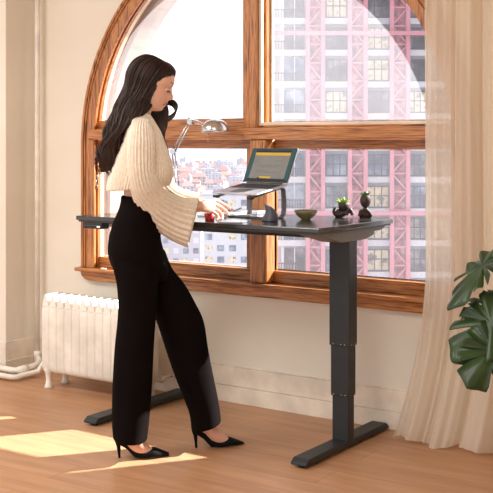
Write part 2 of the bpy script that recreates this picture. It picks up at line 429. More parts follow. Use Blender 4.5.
# fittings
lx = -4.29
mb = MB(); mb.box(lx - .008, lx + .008, 4.672, 4.684, 1.175, 1.21)
mb.tube([V((lx + .002, 4.668, 1.18)), V((lx + .002, 4.664, 1.15))], .003)
mb.tube([V((lx + .002 + .011 * math.cos(a), 4.664, 1.138 + .013 * math.sin(a))) for a in [2 * PI * i / 16 for i in range(17)]], .0032, cap=False)
mb.build('ring_latch', 'chrome', win, smooth=True)
mb = MB(); mb.box(-4.30, -4.27, 4.668, 4.682, 1.42, 1.46); mb.lathe((-4.285, 4.666, 1.44), [(.006, -.004), (.006, .004)], 10, (0, 1, 0)); mb.build('hinge', 'gasket', win)
mb = MB(); mb.obox((-4.19, 4.625, .664), (.018, .004, 0), (-.003, .008, 0), (0, 0, .004)); mb.build('white_catch', 'white_paint', win, bevel=.001)

# ------------------------------------------------------------------ radiator and pipes
RX0, RY0, RY1 = -4.405, 4.335, 4.53
rad = thing('radiator', (RX0, (RY0 + RY1) / 2, 0), 'white cast iron column radiator standing under the left end of the window', 'radiator')
NS, SP = 12, .0585
for i in range(NS):
    x = RX0 + .03 + i * SP
    mb = MB(); rings = []
    zt, zb = .485, .085; yc = (RY0 + RY1) / 2; hd = (RY1 - RY0) / 2
    # rounded side outline, thin in x with a waist groove
    out = []
    for t in range(40):
        a = 2 * PI * t / 40; ca, sa = math.cos(a), math.sin(a)
        y = yc + hd * (abs(ca) ** .35) * (1 if ca > 0 else -1)
        z = (zt + zb) / 2 + (zt - zb) / 2 * (abs(sa) ** .22) * (1 if sa > 0 else -1)
        out.append((y, z))
    prof = [(-.0285, .95), (-.026, .98), (-.012, .998), (0, 1), (.012, .998), (.026, .98), (.0285, .95)]
    cz = (zt + zb) / 2
    for dx, s_ in prof:
        ins = (1 - s_) * .09
        rings.append([V((x + dx, yc + (y - yc) * (1 - ins * 6), cz + (z - cz) * (1 - ins * 1.6))) for y, z in out])
    mb.loft(rings)
    mb.build('section', 'white_paint', rad, smooth=True)
    mb = MB()   # crown fins that make the zigzag top
    mb.add([(x - .030, RY0 + .004, .462), (x + .024, RY0 + .004, .462), (x + .024, RY1 - .03, .462), (x - .030, RY1 - .03, .462),
            (x - .030, RY0 + .022, .524), (x - .014, RY0 + .016, .532), (x + .018, RY0 + .006, .482),
            (x - .030, RY1 - .04, .524), (x - .014, RY1 - .04, .532), (x + .018, RY1 - .03, .482)],
           [(3, 2, 1, 0), (0, 1, 6, 5, 4), (3, 7, 8, 9, 2), (4, 5, 8, 7), (5, 6, 9, 8), (1, 2, 9, 6), (0, 4, 7, 3)])
    mb.build('top_fin', 'white_paint', rad, bevel=.004)
for x, y in ((RX0 + .03, RY0 + .03), (RX0 + .03, RY1 - .03), (RX0 + .03 + (NS - 1) * SP, RY0 + .03), (RX0 + .03 + (NS - 1) * SP, RY1 - .03)):
    mb = MB(); mb.lathe((x, y, 0), [(.024, 0), (.026, .006), (.019, .02), (.015, .05), (.02, .08), (.028, .10), (.026, .12)], 16)
    mb.build('foot', 'white_paint', rad, smooth=True)
mb = MB()
mb.tube([V((RX0 + .01, 4.44, .14)), V((RX0 + NS * SP, 4.44, .14))], .022, 14)
mb.build('connecting_nipple', 'white_paint', rad, smooth=True)
mb = MB(); mb.tube([V((RX0 + .02, 4.46, .14)), V((RX0 - .07, 4.50, .14))], .012); mb.lathe((RX0 - .05, 4.49, .13), [(.016, 0), (.018, .02), (.018, .05), (.009, .055), (.009, .075)], 12)
mb.build('valve', 'stand', rad, smooth=True)
RSX = -4.738
pipes = thing('heating_pipe', (-4.785, 4.60, 0), 'cream painted heating pipe rising up the left corner from the floor run beside the radiator', 'pipe')
mb = MB(); mb.tube([V((RSX, 4.63, .08)), V((RSX, 4.63, 1.5)), V((RSX, 4.63, CEIL - .003))], .0155, 14); mb.build('riser', 'white_paint', pipes, smooth=True)
mb = MB(); mb.tube([V((-6.5, 4.39, .055)), V((-4.70, 4.39, .055)), V((-4.665, 4.40, .055)), V((-4.655, 4.44, .058)), V((-4.66, 4.54, .062)), V((-4.70, 4.61, .066)), V((RSX, 4.63, .10))], .0175, 14)
mb.build('floor_run', 'white_paint', pipes, smooth=True)
mb = MB(); mb.tube([V((-6.5, 4.345, .026)), V((-4.66, 4.345, .026)), V((-4.635, 4.36, .028)), V((-4.63, 4.42, .03)), V((-4.62, 4.52, .034)), V((-4.58, 4.54, .10)), V((-4.48, 4.47, .14))], .0155, 14)
mb.build('lower_run', 'white_paint', pipes, smooth=True)
MB().tube([V((-4.66, 4.40, .055)), V((-4.66, 4.47, .058))], .0225, 14).build('elbow_collar', 'white_paint', pipes, smooth=True)
MB().tube([V((RSX, 4.63, .085)), V((RSX, 4.63, .125))], .021, 14).build('elbow_collar', 'white_paint', pipes, smooth=True)
# white plug adapter by the skirting
mb = MB(); mb.lathe((-3.735, 4.575, .092), [(.003, -.035), (.018, -.033), (.022, -.01), (.022, .02), (.012, .034), (.003, .036)], 14, (1, -.1, -.06))
o = mb.build('pipe_cap', 'white_paint', None, smooth=True); 
tag(o, 'small white rounded valve cap low on the wall behind the woman\'s legs', 'valve cap')
mb = MB(); mb.tube([V((-3.735, 4.585, .092)), V((-3.735, YW - .02, .092))], .009); mb.build('wall_stub', 'white_paint', o, smooth=True)

# ------------------------------------------------------------------ desk
DZ = 1.03
desk = thing('standing_desk', (-3.03, 4.28, 0), 'black height-adjustable standing desk with two telescopic legs in front of the window', 'desk')
mb = MB(); mb.box(-3.745, -2.325, 3.925, 4.625, DZ - .022, DZ); o = mb.build('tabletop', 'desk_top', desk, bevel=.004)
mb = MB(); mb.box(-3.735, -2.335, 3.935, 4.615, DZ - .03, DZ - .0225); mb.build('underside_board', 'desk_edge', desk)
def bracket(x):
    mb = MB(); pr = [(3.985, DZ - .03), (4.585, DZ - .03), (4.585, DZ - .04), (4.40, DZ - .082), (4.17, DZ - .082), (3.985, DZ - .04)]
    mb.loft([[V((x - .055, y, z)) for y, z in pr], [V((x + .055, y, z)) for y, z in pr]])
    mb.build('side_bracket', 'bracket', desk, bevel=.004)
bracket(-2.405); bracket(-3.615)
for ya, yb in ((4.17, 4.21), (4.33, 4.37)): MB().box(-3.57, -2.45, ya, yb, DZ - .068, DZ - .0302).build('cross_rail', 'desk_metal', desk, bevel=.003)
for x in (-2.405, -3.615):
    y = 4.275
    lg = MB(); lg.box(x - .052, x + .052, y - .039, y + .039, .47, DZ - .08); leg = lg.build('leg', 'desk_metal', desk, bevel=.004)
    MB().box(x - .047, x + .047, y - .0345, y + .0345, .24, .50).build('middle_tube', 'desk_metal', leg, bevel=.004)
    MB().box(x - .0415, x + .0415, y - .0295, y + .0295, .035, .26).build('inner_tube', 'desk_metal', leg, bevel=.004)
    for z, hx, hy in ((.475, .052, .039), (.245, .047, .0345)):
        for dx in (-.03, .01, .03): MB().lathe((x + dx, y - hy - .0005, z + .003), [(.0028, -.0015), (.0028, .0015)], 8, (0, 1, 0)).build('screw', 'chrome', leg)
        for dy in (-.02, .02): MB().lathe((x + hx + .0005, y + dy, z + .003), [(.0028, -.0015), (.0028, .0015)], 8, (1, 0, 0)).build('screw', 'chrome', leg)
    mb = MB(); pr = [(3.885, .012), (3.885, .022), (3.91, .040), (4.63, .040), (4.655, .022), (4.655, .012)]
    mb.loft([[V((x - .04, yy, z)) for yy, z in pr], [V((x + .04, yy, z)) for yy, z in pr]])
    ft = mb.build('foot', 'desk_metal', desk, bevel=.003)
    for yy in (3.92, 4.62): MB().lathe((x, yy, 0), [(.018, 0), (.02, .004), (.02, .012), (.012, .014)], 14).build('levelling_pad', 'rubber', ft)
cp = MB(); cp.box(-3.70, -3.575, 3.93, 3.985, DZ - .062, DZ - .031); cpo = cp.build('control_panel', 'plastic_black', desk, bevel=.004)
for i in range(5): MB().box(-3.688 + i * .017, -3.678 + i * .017, 3.927, 3.931, DZ - .047, DZ - .043).build('button', 'stand', cpo)
MB().box(-3.606, -3.586, 3.927, 3.931, DZ - .055, DZ - .046).build('display', 'led', cpo)

# ------------------------------------------------------------------ laptop on stand
hc = V((-2.905, 4.38, 1.191)); la = math.radians(-10)
LX = V((math.cos(la), math.sin(la), 0)); LY = V((-math.sin(la), math.cos(la), 0))   # LY away from the user
Zv = V((0, 0, 1))
fdir = (-LY * .222 + Zv * -.040).normalized(); up_b = LX.cross(-fdir).normalized()
if up_b.z < 0: up_b = -up_b
lap = thing('laptop', hc, 'silver open laptop with teal wallpaper and a grey page, raised on a grey stand', 'laptop')
LW = .153
bc = hc + fdir * .111
mb = MB(); mb.obox(bc, LX * LW, fdir * .111, up_b * .005); base = mb.build('base', 'silver', lap, bevel=.004)
mb = MB()
for r in range(5):
    for c_ in range(12):
        p = hc + fdir * (.03 + r * .0185) + LX * (-.125 + c_ * .0227) + up_b * .0055
        mb.obox(p, LX * .0095, fdir * .0075, up_b * .001)
mb.build('keyboard', 'keycap', base)
mb = MB(); mb.obox(hc + fdir * .165 + up_b * .0052, LX * .05, fdir * .035, up_b * .0006); mb.build('trackpad', 'stand', base)
mb = MB(); mb.tube([hc - LX * .12 + up_b * .004, hc + LX * .12 + up_b * .004], .006); mb.build('hinge', 'plastic_black', lap, smooth=True)
sdir = (LY * .076 + Zv * .168).normalized(); snor = LX.cross(sdir).normalized()
if snor.dot(LY) > 0: snor = -snor
SH = .188
so = hc + up_b * .006
mb = MB(); mb.obox(so + sdir * SH / 2, LX * LW, sdir * SH / 2, snor * .0035); lid = mb.build('lid', 'silver', lap, bevel=.003)
def srect(x0, x1, y0, y1, name, m, h):
    p = so + LX * ((x0 + x1) / 2) + sdir * ((y0 + y1) / 2) + snor * h
    return MB().obox(p, LX * ((x1 - x0) / 2), sdir * ((y1 - y0) / 2), snor * .0003).build(name, m, lid)
srect(-LW + .002, LW - .002, .003, SH - .002, 'bezel', 'plastic_black', .0037)
srect(-LW + .006, LW - .006, .014, SH - .007, 'wallpaper', 'teal', .0043)
srect(-.118, .12, .024, SH - .024, 'page', 'screen', .0049)
srect(-.118, .12, SH - .024, SH - .013, 'toolbar', 'dark_screen', .0049)
srect(-.118, .12, SH - .041, SH - .027, 'banner', 'gold', .0054)
srect(-.050, .03, .025, .034, 'button_bar', 'gold', .0054)
srect(-.135, .135, .012, .021, 'dock', 'dark_screen', .0052)
srect(-.06, -.045, .019, .028, 'dock_icon', 'dark_screen', .0057)
mb = MB()
for a, b_, c_ in ((-.08, .07, .093), (-.06, .05, .085), (-.08, .0, .062), (-.03, .055, .055), (.02, .08, .118)):
    mb.obox(so + LX * ((a + b_) / 2) + sdir * c_ + snor * .0053, LX * ((b_ - a) / 2), sdir * .0012, snor * .0002)
mb.build('text_line', 'screen_text', lid)
# stand
std = thing('laptop_stand', (hc.x, hc.y, DZ), 'grey metal laptop stand with two bent legs under the laptop', 'laptop stand')
def P(lx, ly, z): q = hc + LX * lx - LY * ly; q.z = z; return q
def strip(mb, pts, wv, th):
    rings = []
    for i, p in enumerate(pts):
        d = (pts[min(i + 1, len(pts) - 1)] - pts[max(i - 1, 0)]).normalized(); n = d.cross(wv.normalized()).normalized()
        rings.append([p + wv + n * th, p - wv + n * th, p - wv - n * th, p + wv - n * th])
    mb.loft(rings)
for sx in (-1, 1):
    x = sx * .115
    mb = MB()
    pts = [P(x, .19, 1.141), P(x, .10, 1.160), P(x, .02, 1.175), P(x, .002, 1.176), P(x, -.008, 1.165), P(x, -.012, 1.12), P(x, -.012, 1.07), P(x, -.008, 1.045), P(x, .006, 1.0352), P(x, .13, 1.0345)]
    strip(mb, pts, LX * .014, .003); mb.build('leg', 'stand', std, smooth=False, bevel=.001)
    mb = MB(); q = P(x, .222, 1.136); mb.obox(q, LX * .014, LY * .012, V((0, 0, .007))); mb.build('front_hook', 'plastic_black', std, bevel=.003)
    mb = MB(); strip(mb, [P(x, .19, 1.141), P(x, .222, 1.135)], LX * .01, .003); mb.build('hook_arm', 'stand', std)
    mb = MB(); mb.obox(P(x, .06, 1.0308), LX * .013, LY * .06, V((0, 0, .0008))); mb.build('rubber_foot', 'rubber', std)
mb = MB(); mb.obox(P(0, .06, 1.157 + .006), LX * .115, LY * .02, V((0, 0, .003))); mb.build('cross_plate', 'stand', std, bevel=.001)
mb = MB(); mb.obox(P(0, .10, 1.0345), LX * .115, LY * .015, V((0, 0, .003))); mb.build('base_plate', 'stand', std, bevel=.001)

# ------------------------------------------------------------------ things on the desk
# fin shaped ornament
fx, fy = -2.735, 4.155
mb = MB(); rings = []
for i, (l_, r_) in enumerate(cat_rom([(-.034, .043), (-.030, .045), (-.023, .044), (-.018, .040), (-.016, .033), (-.017, .022), (-.019, .006), (-.0215, -.016)], 22)):
    t = i / 21; z = DZ + .001 + t * .082; hw = (r_ - l_) / 2; hd = .030 * (1 - t) ** .6 + .0012
    rings.append([V((fx, fy, z)) + CR * ((l_ + r_) / 2 + math.cos(a) * hw) + CF * (math.sin(a) * hd) for a in [2 * PI * k / 20 for k in range(20)]])
mb.loft(rings); o = mb.build('fin_ornament', 'fin', None, smooth=True); tag(o, 'slate blue shark fin shaped ornament on the desk below the laptop', 'ornament')
# bowl
bx, by = -2.648, 4.345
mb = MB(); mb.lathe((bx, by, DZ), [(.022, 0), (.024, .004), (.040, .016), (.052, .032), (.056, .045), (.0535, .045), (.048, .032), (.034, .017), (.01, .010), (.001, .010)], 32)
o = mb.build('bowl', 'olive', None, smooth=True); tag(o, 'small shallow olive green bowl near the right end of the desk', 'bowl')
# figure planters
def limb(mb, pts, rads): mb.tube(cat_rom([tuple(p) for p in pts], 10), [r[0] for r in cat_rom([(r,) for r in rads], 10)], 12)
def planter_left(c):
    t = thing('figure_planter', c, 'dark clay planter of a lounging figure with a pot head and lime green succulent', 'planter', None)
    q = lambda a, b, z: V(c) + CR * a + CF * b + Zv * z
    mb = MB()
    limb(mb, [q(-.040, 0, .012), q(-.01, 0, .016), q(.015, 0, .030)], [.012, .017, .016])       # torso reclining
    limb(mb, [q(-.038, -.006, .012), q(-.046, -.006, .03), q(-.040, -.006, .05)], [.009, .008, .006])  # arm up
    limb(mb, [q(-.035, .01, .012), q(-.02, .012, .034), q(0, .01, .02)], [.010, .009, .009])
    limb(mb, [q(.012, -.012, .014), q(.030, -.014, .040), q(.046, -.014, .012)], [.012, .010, .009])   # knees
    limb(mb, [q(.012, .014, .014), q(.034, .016, .040), q(.050, .014, .012)], [.012, .010, .009])
    mb.box(*(0, 0, 0, 0, 0, 0)) if False else None
    fg = mb.build('figure', 'dark_clay', t, smooth=True)
    bake(fg, [('REMESH', dict(mode='VOXEL', voxel_size=.0022)), ('SMOOTH', dict(iterations=4))])
    mb = MB(); mb.lathe(q(.004, 0, .034), [(.014, 0), (.022, .003), (.027, .018), (.029, .040), (.0265, .040), (.025, .032), (.001, .032)], 24); mb.build('pot_head', 'dark_clay', t, smooth=True)
    mb = MB(); mb.lathe(q(.004, 0, .062), [(.0225, 0), (.0225, .003), (.001, .005)], 18); mb.build('soil', 'soil', t)
    for i in range(12):
        mb = MB(); a = i * 2.4; e = .35 + .45 * (i % 3) / 2; L = .034 + .008 * (i % 2)
        d = CR * math.cos(a) * math.cos(e) + CF * math.sin(a) * math.cos(e) + Zv * math.sin(e)
        p = q(.004, 0, .066) - CR * .004
        mb.tube([p, p + d * L * .4, p + d * L * .8 + Zv * .002, p + d * L + Zv * .004], [.004, .0070, .0045, .0008], 8, flat=.5)
        mb.build('leaf', 'lime', t, smooth=True)
def planter_right(c):
    t = thing('figure_planter', c, 'dark clay planter of a seated figure with egg shaped head and deep green plant', 'planter', None)
    q = lambda a, b, z: V(c) + CR * a + CF * b + Zv * z
    mb = MB()
    limb(mb, [q(0.004, 0, .012), q(.004, 0, .035), q(.002, 0, .052)], [.022, .017, .011])
    limb(mb, [q(-.004, -.012, .014), q(-.018, -.014, .038), q(-.028, -.012, .008)], [.011, .009, .008])
    limb(mb, [q(-.004, .012, .014), q(-.016, .014, .038), q(-.026, .012, .008)], [.011, .009, .008])
    limb(mb, [q(.002, -.015, .045), q(.018, -.018, .03), q(.030, -.012, .008)], [.008, .008, .008])
    limb(mb, [q(.004, .014, .045), q(.020, .016, .03), q(.030, .010, .008)], [.008, .008, .008])
    limb(mb, [q(-.026, 0, .008), q(.0, 0, .008), q(.030, 0, .008)], [.010, .014, .010])
    fg = mb.build('figure', 'dark_clay', t, smooth=True)
    bake(fg, [('REMESH', dict(mode='VOXEL', voxel_size=.0022)), ('SMOOTH', dict(iterations=4))])
    mb = MB(); mb.lathe(q(.003, 0, .050), [(.008, 0), (.018, .008), (.0255, .024), (.027, .040), (.023, .055), (.019, .062), (.016, .062), (.016, .055), (.001, .055)], 24); mb.build('egg_head', 'dark_clay', t, smooth=True)
    for i in range(16):
        mb = MB(); a = i * 2.4; e = .5 + .5 * (i % 4) / 3; L = .024 + .005 * (i % 2)
        d = CR * math.cos(a) * math.cos(e) + CF * math.sin(a) * math.cos(e) + Zv * math.sin(e)
        p = q(.003, 0, .106)
        mb.tube([p, p + d * L * .5, p + d * L], [.004, .0075, .0015], 8, flat=.5)
        mb.build('leaf', 'dgreen', t, smooth=True)
planter_left(V((-2.575, 4.575, DZ))); planter_right(V((-2.462, 4.590, DZ)))
# red cup under the hand
mb = MB(); mb.lathe((-2.972, 4.012, DZ), [(.020, 0), (.022, .003), (.025, .036), (.0225, .036), (.02, .005), (.001, .005)], 28)
o = mb.build('red_cup', 'red', None, smooth=True); tag(o, 'small red cup on the desk under the woman\'s hand', 'cup')
# tumbler
tb = thing('water_glass', (-3.03, 4.19, DZ), 'clear glass tumbler of water behind the woman\'s fingertips', 'glass')
mb = MB(); mb.lathe((-3.03, 4.19, DZ), [(.024, 0), (.026, .004), (.028, .085), (.0265, .085), (.0245, .010), (.001, .010)], 28); mb.build('tumbler', 'clear', tb, smooth=True)
# tablet & papers
def slab(cx, cy, w, d, z0, z1, rot, name, m, label, cat, bev=.002):
    a = math.radians(rot); u = V((math.cos(a), math.sin(a), 0)); v_ = V((-math.sin(a), math.cos(a), 0))
    mb = MB(); mb.obox((cx, cy, (z0 + z1) / 2), u * w / 2, v_ * d / 2, Zv * (z1 - z0) / 2)
    o = mb.build(name, m, None, bevel=bev); tag(o, label, cat); return o
slab(-2.84, 4.03, .11, .16, DZ, DZ + .007, 18, 'phone', 'silver', 'flat silver phone lying near the front edge of the desk', 'phone')
nb = slab(-3.145, 4.36, .15, .25, DZ, DZ + .009, 4, 'notebook', 'paper', 'white notebook lying on the desk between the hand and the laptop stand', 'notebook')
slab(-3.13, 4.555, .18, .09, DZ, DZ + .016, 0, 'notepad', 'silver', 'thin silver grey pad lying behind the white notebook', 'pad')
pen = MB(); p0 = W(226, 211, .18); p1 = W(240, 209.5, .30); pen.tube([p0, p0.lerp(p1, .1), p1], [.001, .004, .004], 8)
# desk lamp
lb = V((-3.535, 4.50, DZ))
lamp = thing('desk_lamp', lb, 'chrome spring-arm desk lamp with a small dome shade at the left end of the desk', 'lamp')
mb = MB(); mb.lathe(lb, [(.06, 0), (.062, .004), (.055, .012), (.014, .018), (.012, .05), (.001, .052)], 28); mb.build('base', 'chrome', lamp, smooth=True)
j0 = lb + V((0, 0, .045)); j1 = V((-3.577, 4.50, 1.348)); j2 = V((-3.462, 4.50, 1.508)); sh = V((-3.375, 4.50, 1.49))
def bars(a, b, off, name):
    mb = MB(); d = (b - a).normalized(); n = V((0, 1, 0)).cross(d).normalized()
    mb.tube([a + n * off, b + n * off * .8], .0042, 8); mb.tube([a - n * off, b - n * off * .8], .0042, 8); mb.build(name, 'chrome', lamp, smooth=True)
bars(j0, j1, .011, 'lower_arm'); bars(j1, j2, .010, 'upper_arm')
for p in (j1, j2):
    MB().lathe(p, [(.017, -.009), (.017, .009)], 16, (0, 1, 0)).build('joint', 'chrome', lamp, smooth=False, bevel=.002)
for s_ in (-1, 1):
    a = j0 + V((.012 * s_, -.004, .01)); b = j0.lerp(j1, .42) + V((.010 * s_, -.004, 0))
    pts = []
    for i in range(90):
        t = i / 89; p = a.lerp(b, t); pts.append(p + V((math.cos(i * 1.3) * .0042, math.sin(i * 1.3) * .0042, 0)))
    MB().tube(pts, .0011, 5).build('spring', 'chrome', lamp, smooth=True)
mb = MB(); mb.tube([j2 + V((-.016, 0, .006)), j2 + V((-.012, 0, .022)), j2 + V((.004, 0, .012)), j2 + V((.05, 0, .006)), sh + V((.01, 0, .0))], .0045, 8); mb.tube([j2 + V((0, 0, -.008)), j2 + V((.05, 0, -.012)), sh + V((.01, 0, -.006))], .0035, 8)
mb.build('shade_link', 'chrome', lamp, smooth=True)
sc_ = V((-3.298, 4.50, 1.452))
mb = MB(); pr = [(.074, 0), (.0745, .006), (.070, .028), (.058, .048), (.040, .062), (.018, .068), (.001, .069)]
mb.lathe(sc_, pr + [(.001, .066), (.017, .065), (.038, .059), (.055, .046), (.067, .027), (.0715, .002)], 32, (-.06, 0, 1)); shd = mb.build('lamp_shade', 'chrome', lamp, smooth=True)
mb = MB(); mb.ball(sc_ + V((0, 0, .022)), .022); mb.build('bulb', 'white_plastic', shd, smooth=True)
mb = MB(); mb.tube([sc_ + V((-.046, 0, .01)), sc_ + V((-.046, 0, -.042))], .0012, 6); mb.ball(sc_ + V((-.046, 0, -.046)), .005, n=6); mb.build('pull_chain', 'chrome', lamp, smooth=True)

# ------------------------------------------------------------------ curtain
XCU = -2.14
def curtain():
    NU, NZ = 260, 60; L = .95; zt = 2.976; vs = []; fs = []
    for j in range(NZ + 1):
        z = .004 + (zt - .004) * j / NZ
        fl = max(0, 1 - z / .8) ** 1.7
        for i in range(NU + 1):
            u = i / NU
            x = XCU - .14 * fl * (1 - u * .7) + u * L + (.012 * math.sin(2.2 * z) * u)
            amp = (.012 + .016 * min(1, u * 5)) * (.75 + .5 * (1 - z / zt))
            ph = 2 * PI * (u * 6.5 + .25 * math.sin(5 * u) + .05 * math.sin(1.7 * z))
            y = 4.545 - .045 * fl + amp * math.sin(ph) + .010 * math.sin(ph * 2.3 + z) + .004 * math.sin(ph * 5.1)
            x += .012 * math.cos(ph)
            zz = z + (0.012 * (1 + math.sin(ph * .5)) if j == 0 else 0)
            vs.append((x, y, zz))
    n = NU + 1
    for j in range(NZ):
        for i in range(NU): fs.append((j * n + i, j * n + i + 1, (j + 1) * n + i + 1, (j + 1) * n + i))
    mb = MB(); mb.add(vs, fs); return mb
cu = curtain().build('curtain', 'sheer', None, smooth=True)
tag(cu, 'floor-length sheer cream curtain hanging over the right side of the window', 'curtain')
rod = thing('curtain_rod', (-1.6, 4.545, 2.99), 'slim metal rod above the window carrying the sheer cream curtain', 'curtain rod')
mb = MB(); mb.tube([V((-4.6, 4.545, 2.99)), V((-1.0, 4.545, 2.99))], .011, 12); mb.build('pole', 'stand', rod, smooth=True)
for x in (-4.5, -1.06):
    mb = MB(); mb.box(x - .01, x + .01, 4.545, YW, 2.972, 2.98).box(x - .015, x + .015, YW - .006, YW, 2.95, 3.02); mb.build('bracket', 'stand', rod)

# ------------------------------------------------------------------ monstera
def leaf_mesh(mb, base, tipdir, nor, L, Wd, slits, bend=.25, seed=0):
    """heart shaped split leaf; base = where the stalk joins, tipdir along the midrib"""
    t = V(tipdir).normalized(); n = V(nor); n = (n - t * n.dot(t)).normalized(); s = t.cross(n)
    rnd = random.Random(seed)
    NA, NR = 180, 9
    c0 = .30 * L
    sl = [(a, w_, d_) for a, w_, d_ in slits]
    th = .0012
    for side in (1, -1):
        vs = [None] * ((NR + 1) * NA)
        for k in range(NA):
            a = 2 * PI * k / NA            # 0 = tip
            aa = a if a <= PI else 2 * PI - a
            r = L * (.70 * (1 + .0 * math.cos(aa)))
            # heart outline
            rx = .72 * L if aa < PI / 2 else .50 * L
            ry = Wd / 2
            rr = 1 / math.sqrt((math.cos(aa) / rx) ** 2 + (math.sin(aa) / ry) ** 2)
            rr *= 1 - .10 * math.exp(-((aa - .25) / .22) ** 2)       # pointed tip
            rr *= 1 - .62 * math.exp(-((aa - PI) / .22) ** 2)        # stalk notch
            for a0, w_, d_ in sl:
                da = (a - a0 + PI) % (2 * PI) - PI
                rr *= 1 - d_ * math.exp(-(da / w_) ** 4)
            for j in range(NR + 1):
                f = j / NR
                x = rr * f * math.cos(a) + c0; y = rr * f * math.sin(a)
                h = -bend * (x / L) ** 2 * L * .9 - .35 * (y / Wd) ** 2 * Wd + .012 * math.cos(a * 9) * f * f + .018 * abs(y) / Wd
                vs[j * NA + k] = V(base) + t * x + s * y + n * (h + side * th)
        fs = []
        for j in range(NR):
            for k in range(NA):
                q = (j * NA + k, j * NA + (k + 1) % NA, (j + 1) * NA + (k + 1) % NA, (j + 1) * NA + k)
                fs.append(q if side > 0 else q[::-1])
        mb.add(vs, fs)
        if side > 0: top = len(mb.v) - len(vs)
        else:
            bot = len(mb.v) - len(vs)
            o1 = top + NR * NA; o2 = bot + NR * NA
            mb.f += [(o1 + k, o1 + (k + 1) % NA, o2 + (k + 1) % NA, o2 + k) for k in range(NA)]; mb.mi += [0] * NA
    return mb
PD = -.66    # plant distance offset from the 4.8 m reference
pc = W(540, 452, PD); pc.z = 0
pl = thing('monstera_plant', pc, 'potted monstera with large split green leaves in front of the curtain', 'plant')
mb = MB(); mb.lathe(pc, [(.11, 0), (.12, .01), (.16, .27), (.165, .30), (.15, .30), (.145, .26), (.001, .26)], 28); mb.build('pot', 'pot', pl, smooth=True)
mb = MB(); mb.lathe(pc + V((0, 0, .255)), [(.146, 0), (.144, .01), (.001, .015)], 20); mb.build('soil', 'soil', pl)
crown = pc + V((0, 0, .42))
mb = MB(); mb.tube([pc + V((0, 0, .25)), pc + V((.01, 0, .34)), crown], [.02, .018, .012], 12); mb.build('stem', 'stem', pl, smooth=True)
slA = [(.55, .055, .55), (1.0, .05, .6), (1.45, .05, .55), (1.9, .05, .45), (2 * PI - .55, .055, .55), (2 * PI - 1.0, .05, .6), (2 * PI - 1.45, .05, .55), (2 * PI - 1.9, .05, .45)]
lv = [  # join point, tip point, normal (right, ahead, up), droop, relative width
    (W(500, 252, PD + .05), W(443, 291, PD), (-.45, -.25, .85), 0, .62, .34),
    (W(508, 306, PD - .05), W(455, 356, PD - .10), (-.35, -.85, .45), 0, .78, .15),
    (W(504, 335, PD - .08), W(471, 384, PD - .16), (.1, -.9, .40), 0, .92, .15),
    (W(512, 330, PD - .02), W(556, 400, PD), (.4, -.8, .4), 0, .98, .2),
    (W(525, 240, PD + .05), W(580, 220, PD + .1), (.1, -.5, .85), 0, .98, .3),
    (W(512, 300, PD + .10), W(464, 316, PD + .1), (-.1, -.7, .7), 0, .8, .2),
]
for i, (a, b_, nn, L, Wd, bd) in enumerate(lv):
    nv = CR * nn[0] + CF * nn[1] + Zv * nn[2]
    ln = (b_ - a).length / .93
    mb = MB(); leaf_mesh(mb, a, (b_ - a), nv, ln, ln * Wd, slA, bd, i)
    lf = mb.build('leaf', 'monstera', pl, smooth=True)
    mid = a.lerp(crown, .5) + V((0, 0, .07)); jo = a + (b_ - a).normalized() * ln * .12
    mb = MB(); mb.tube([V(p) for p in cat_rom([tuple(crown), tuple(mid), tuple(a), tuple(jo)], 14)], .0055, 8); mb.build('stalk', 'stem', pl, smooth=True)
# ------------------------------------------------------------------ person
def ringLR(L, R, b, hd, n=48, pw=1.0, mod=None, tilt=0):
    """closed ring seen edge-on from the viewpoint: L/R silhouette points, b distance offset, hd half depth"""
    c = W((L[0] + R[0]) / 2, (L[1] + R[1]) / 2, b); u = (W(R[0], R[1], b + tilt) - W(L[0], L[1], b - tilt)) / 2
    out = []
    for k in range(n):
        a = 2 * PI * k / n; ca, sa = math.cos(a), math.sin(a)
        if pw != 1: ca = math.copysign(abs(ca) ** pw, ca); sa = math.copysign(abs(sa) ** pw, sa)
        m = 1 + (mod(a) if mod else 0)
        out.append(c + u * (ca * m) + CF * (sa * hd * m))
    return out
def loftLR(mb, secs, n=48, steps=40, pw=1.0, mod=None, cap=True):
    """secs: (Lx,Ly,Rx,Ry,b,hd)"""
    s = cat_rom([tuple(map(float, q)) for q in secs], steps)
    rings = []
    for i, q in enumerate(s):
        t = i / (steps - 1)
        rings.append(ringLR((q[0], q[1]), (q[2], q[3]), q[4], q[5], n, pw, (lambda a, t=t: mod(a, t)) if mod else None))
    mb.loft(rings, cap); return mb
person = thing('person', V((W(150, 452, 0).x, W(150, 452, 0).y, 0)), 'woman with long dark hair, cream knit sweater and black wide trousers standing at the desk', 'person')

# head (profile radii round the head centre, in photo pixels at 4.8 m)
HC = (151.0, 84.0); PXM = 4.8 / F_PX
def polar(pts):
    o = []
    for x, y in pts:
        a = math.atan2(HC[1] - y, x - HC[0]); o.append((a, math.hypot(x - HC[0], y - HC[1])))
    o.sort(); return [(o[-1][0] - 2 * PI, o[-1][1])] + o + [(o[0][0] + 2 * PI, o[0][1])]
back = [(152, 59), (142, 60), (134, 67), (129.5, 77), (130, 88), (134, 98), (139, 106), (144, 110)]
smooth_p = polar(back + [(163, 62.5), (171, 69), (174.6, 77), (173.6, 85), (171, 91), (169, 97), (167, 102), (164.3, 106), (161.5, 109.5), (155, 111), (149, 110)])
det_p = polar(back + [(163, 62.5), (171, 69), (174.8, 76), (174.7, 81), (174.0, 84.5), (171.9, 88.2), (172.1, 92), (173.0, 95.6), (173.6, 98.2), (172.3, 99.7), (168.4, 100.6), (167.6, 101.8), (167.9, 103.0), (166.2, 104.0), (166.4, 105.4), (165.4, 106.6), (163.4, 107.2), (163.6, 109.0), (162.0, 110.6), (158, 111.4), (149, 110)])
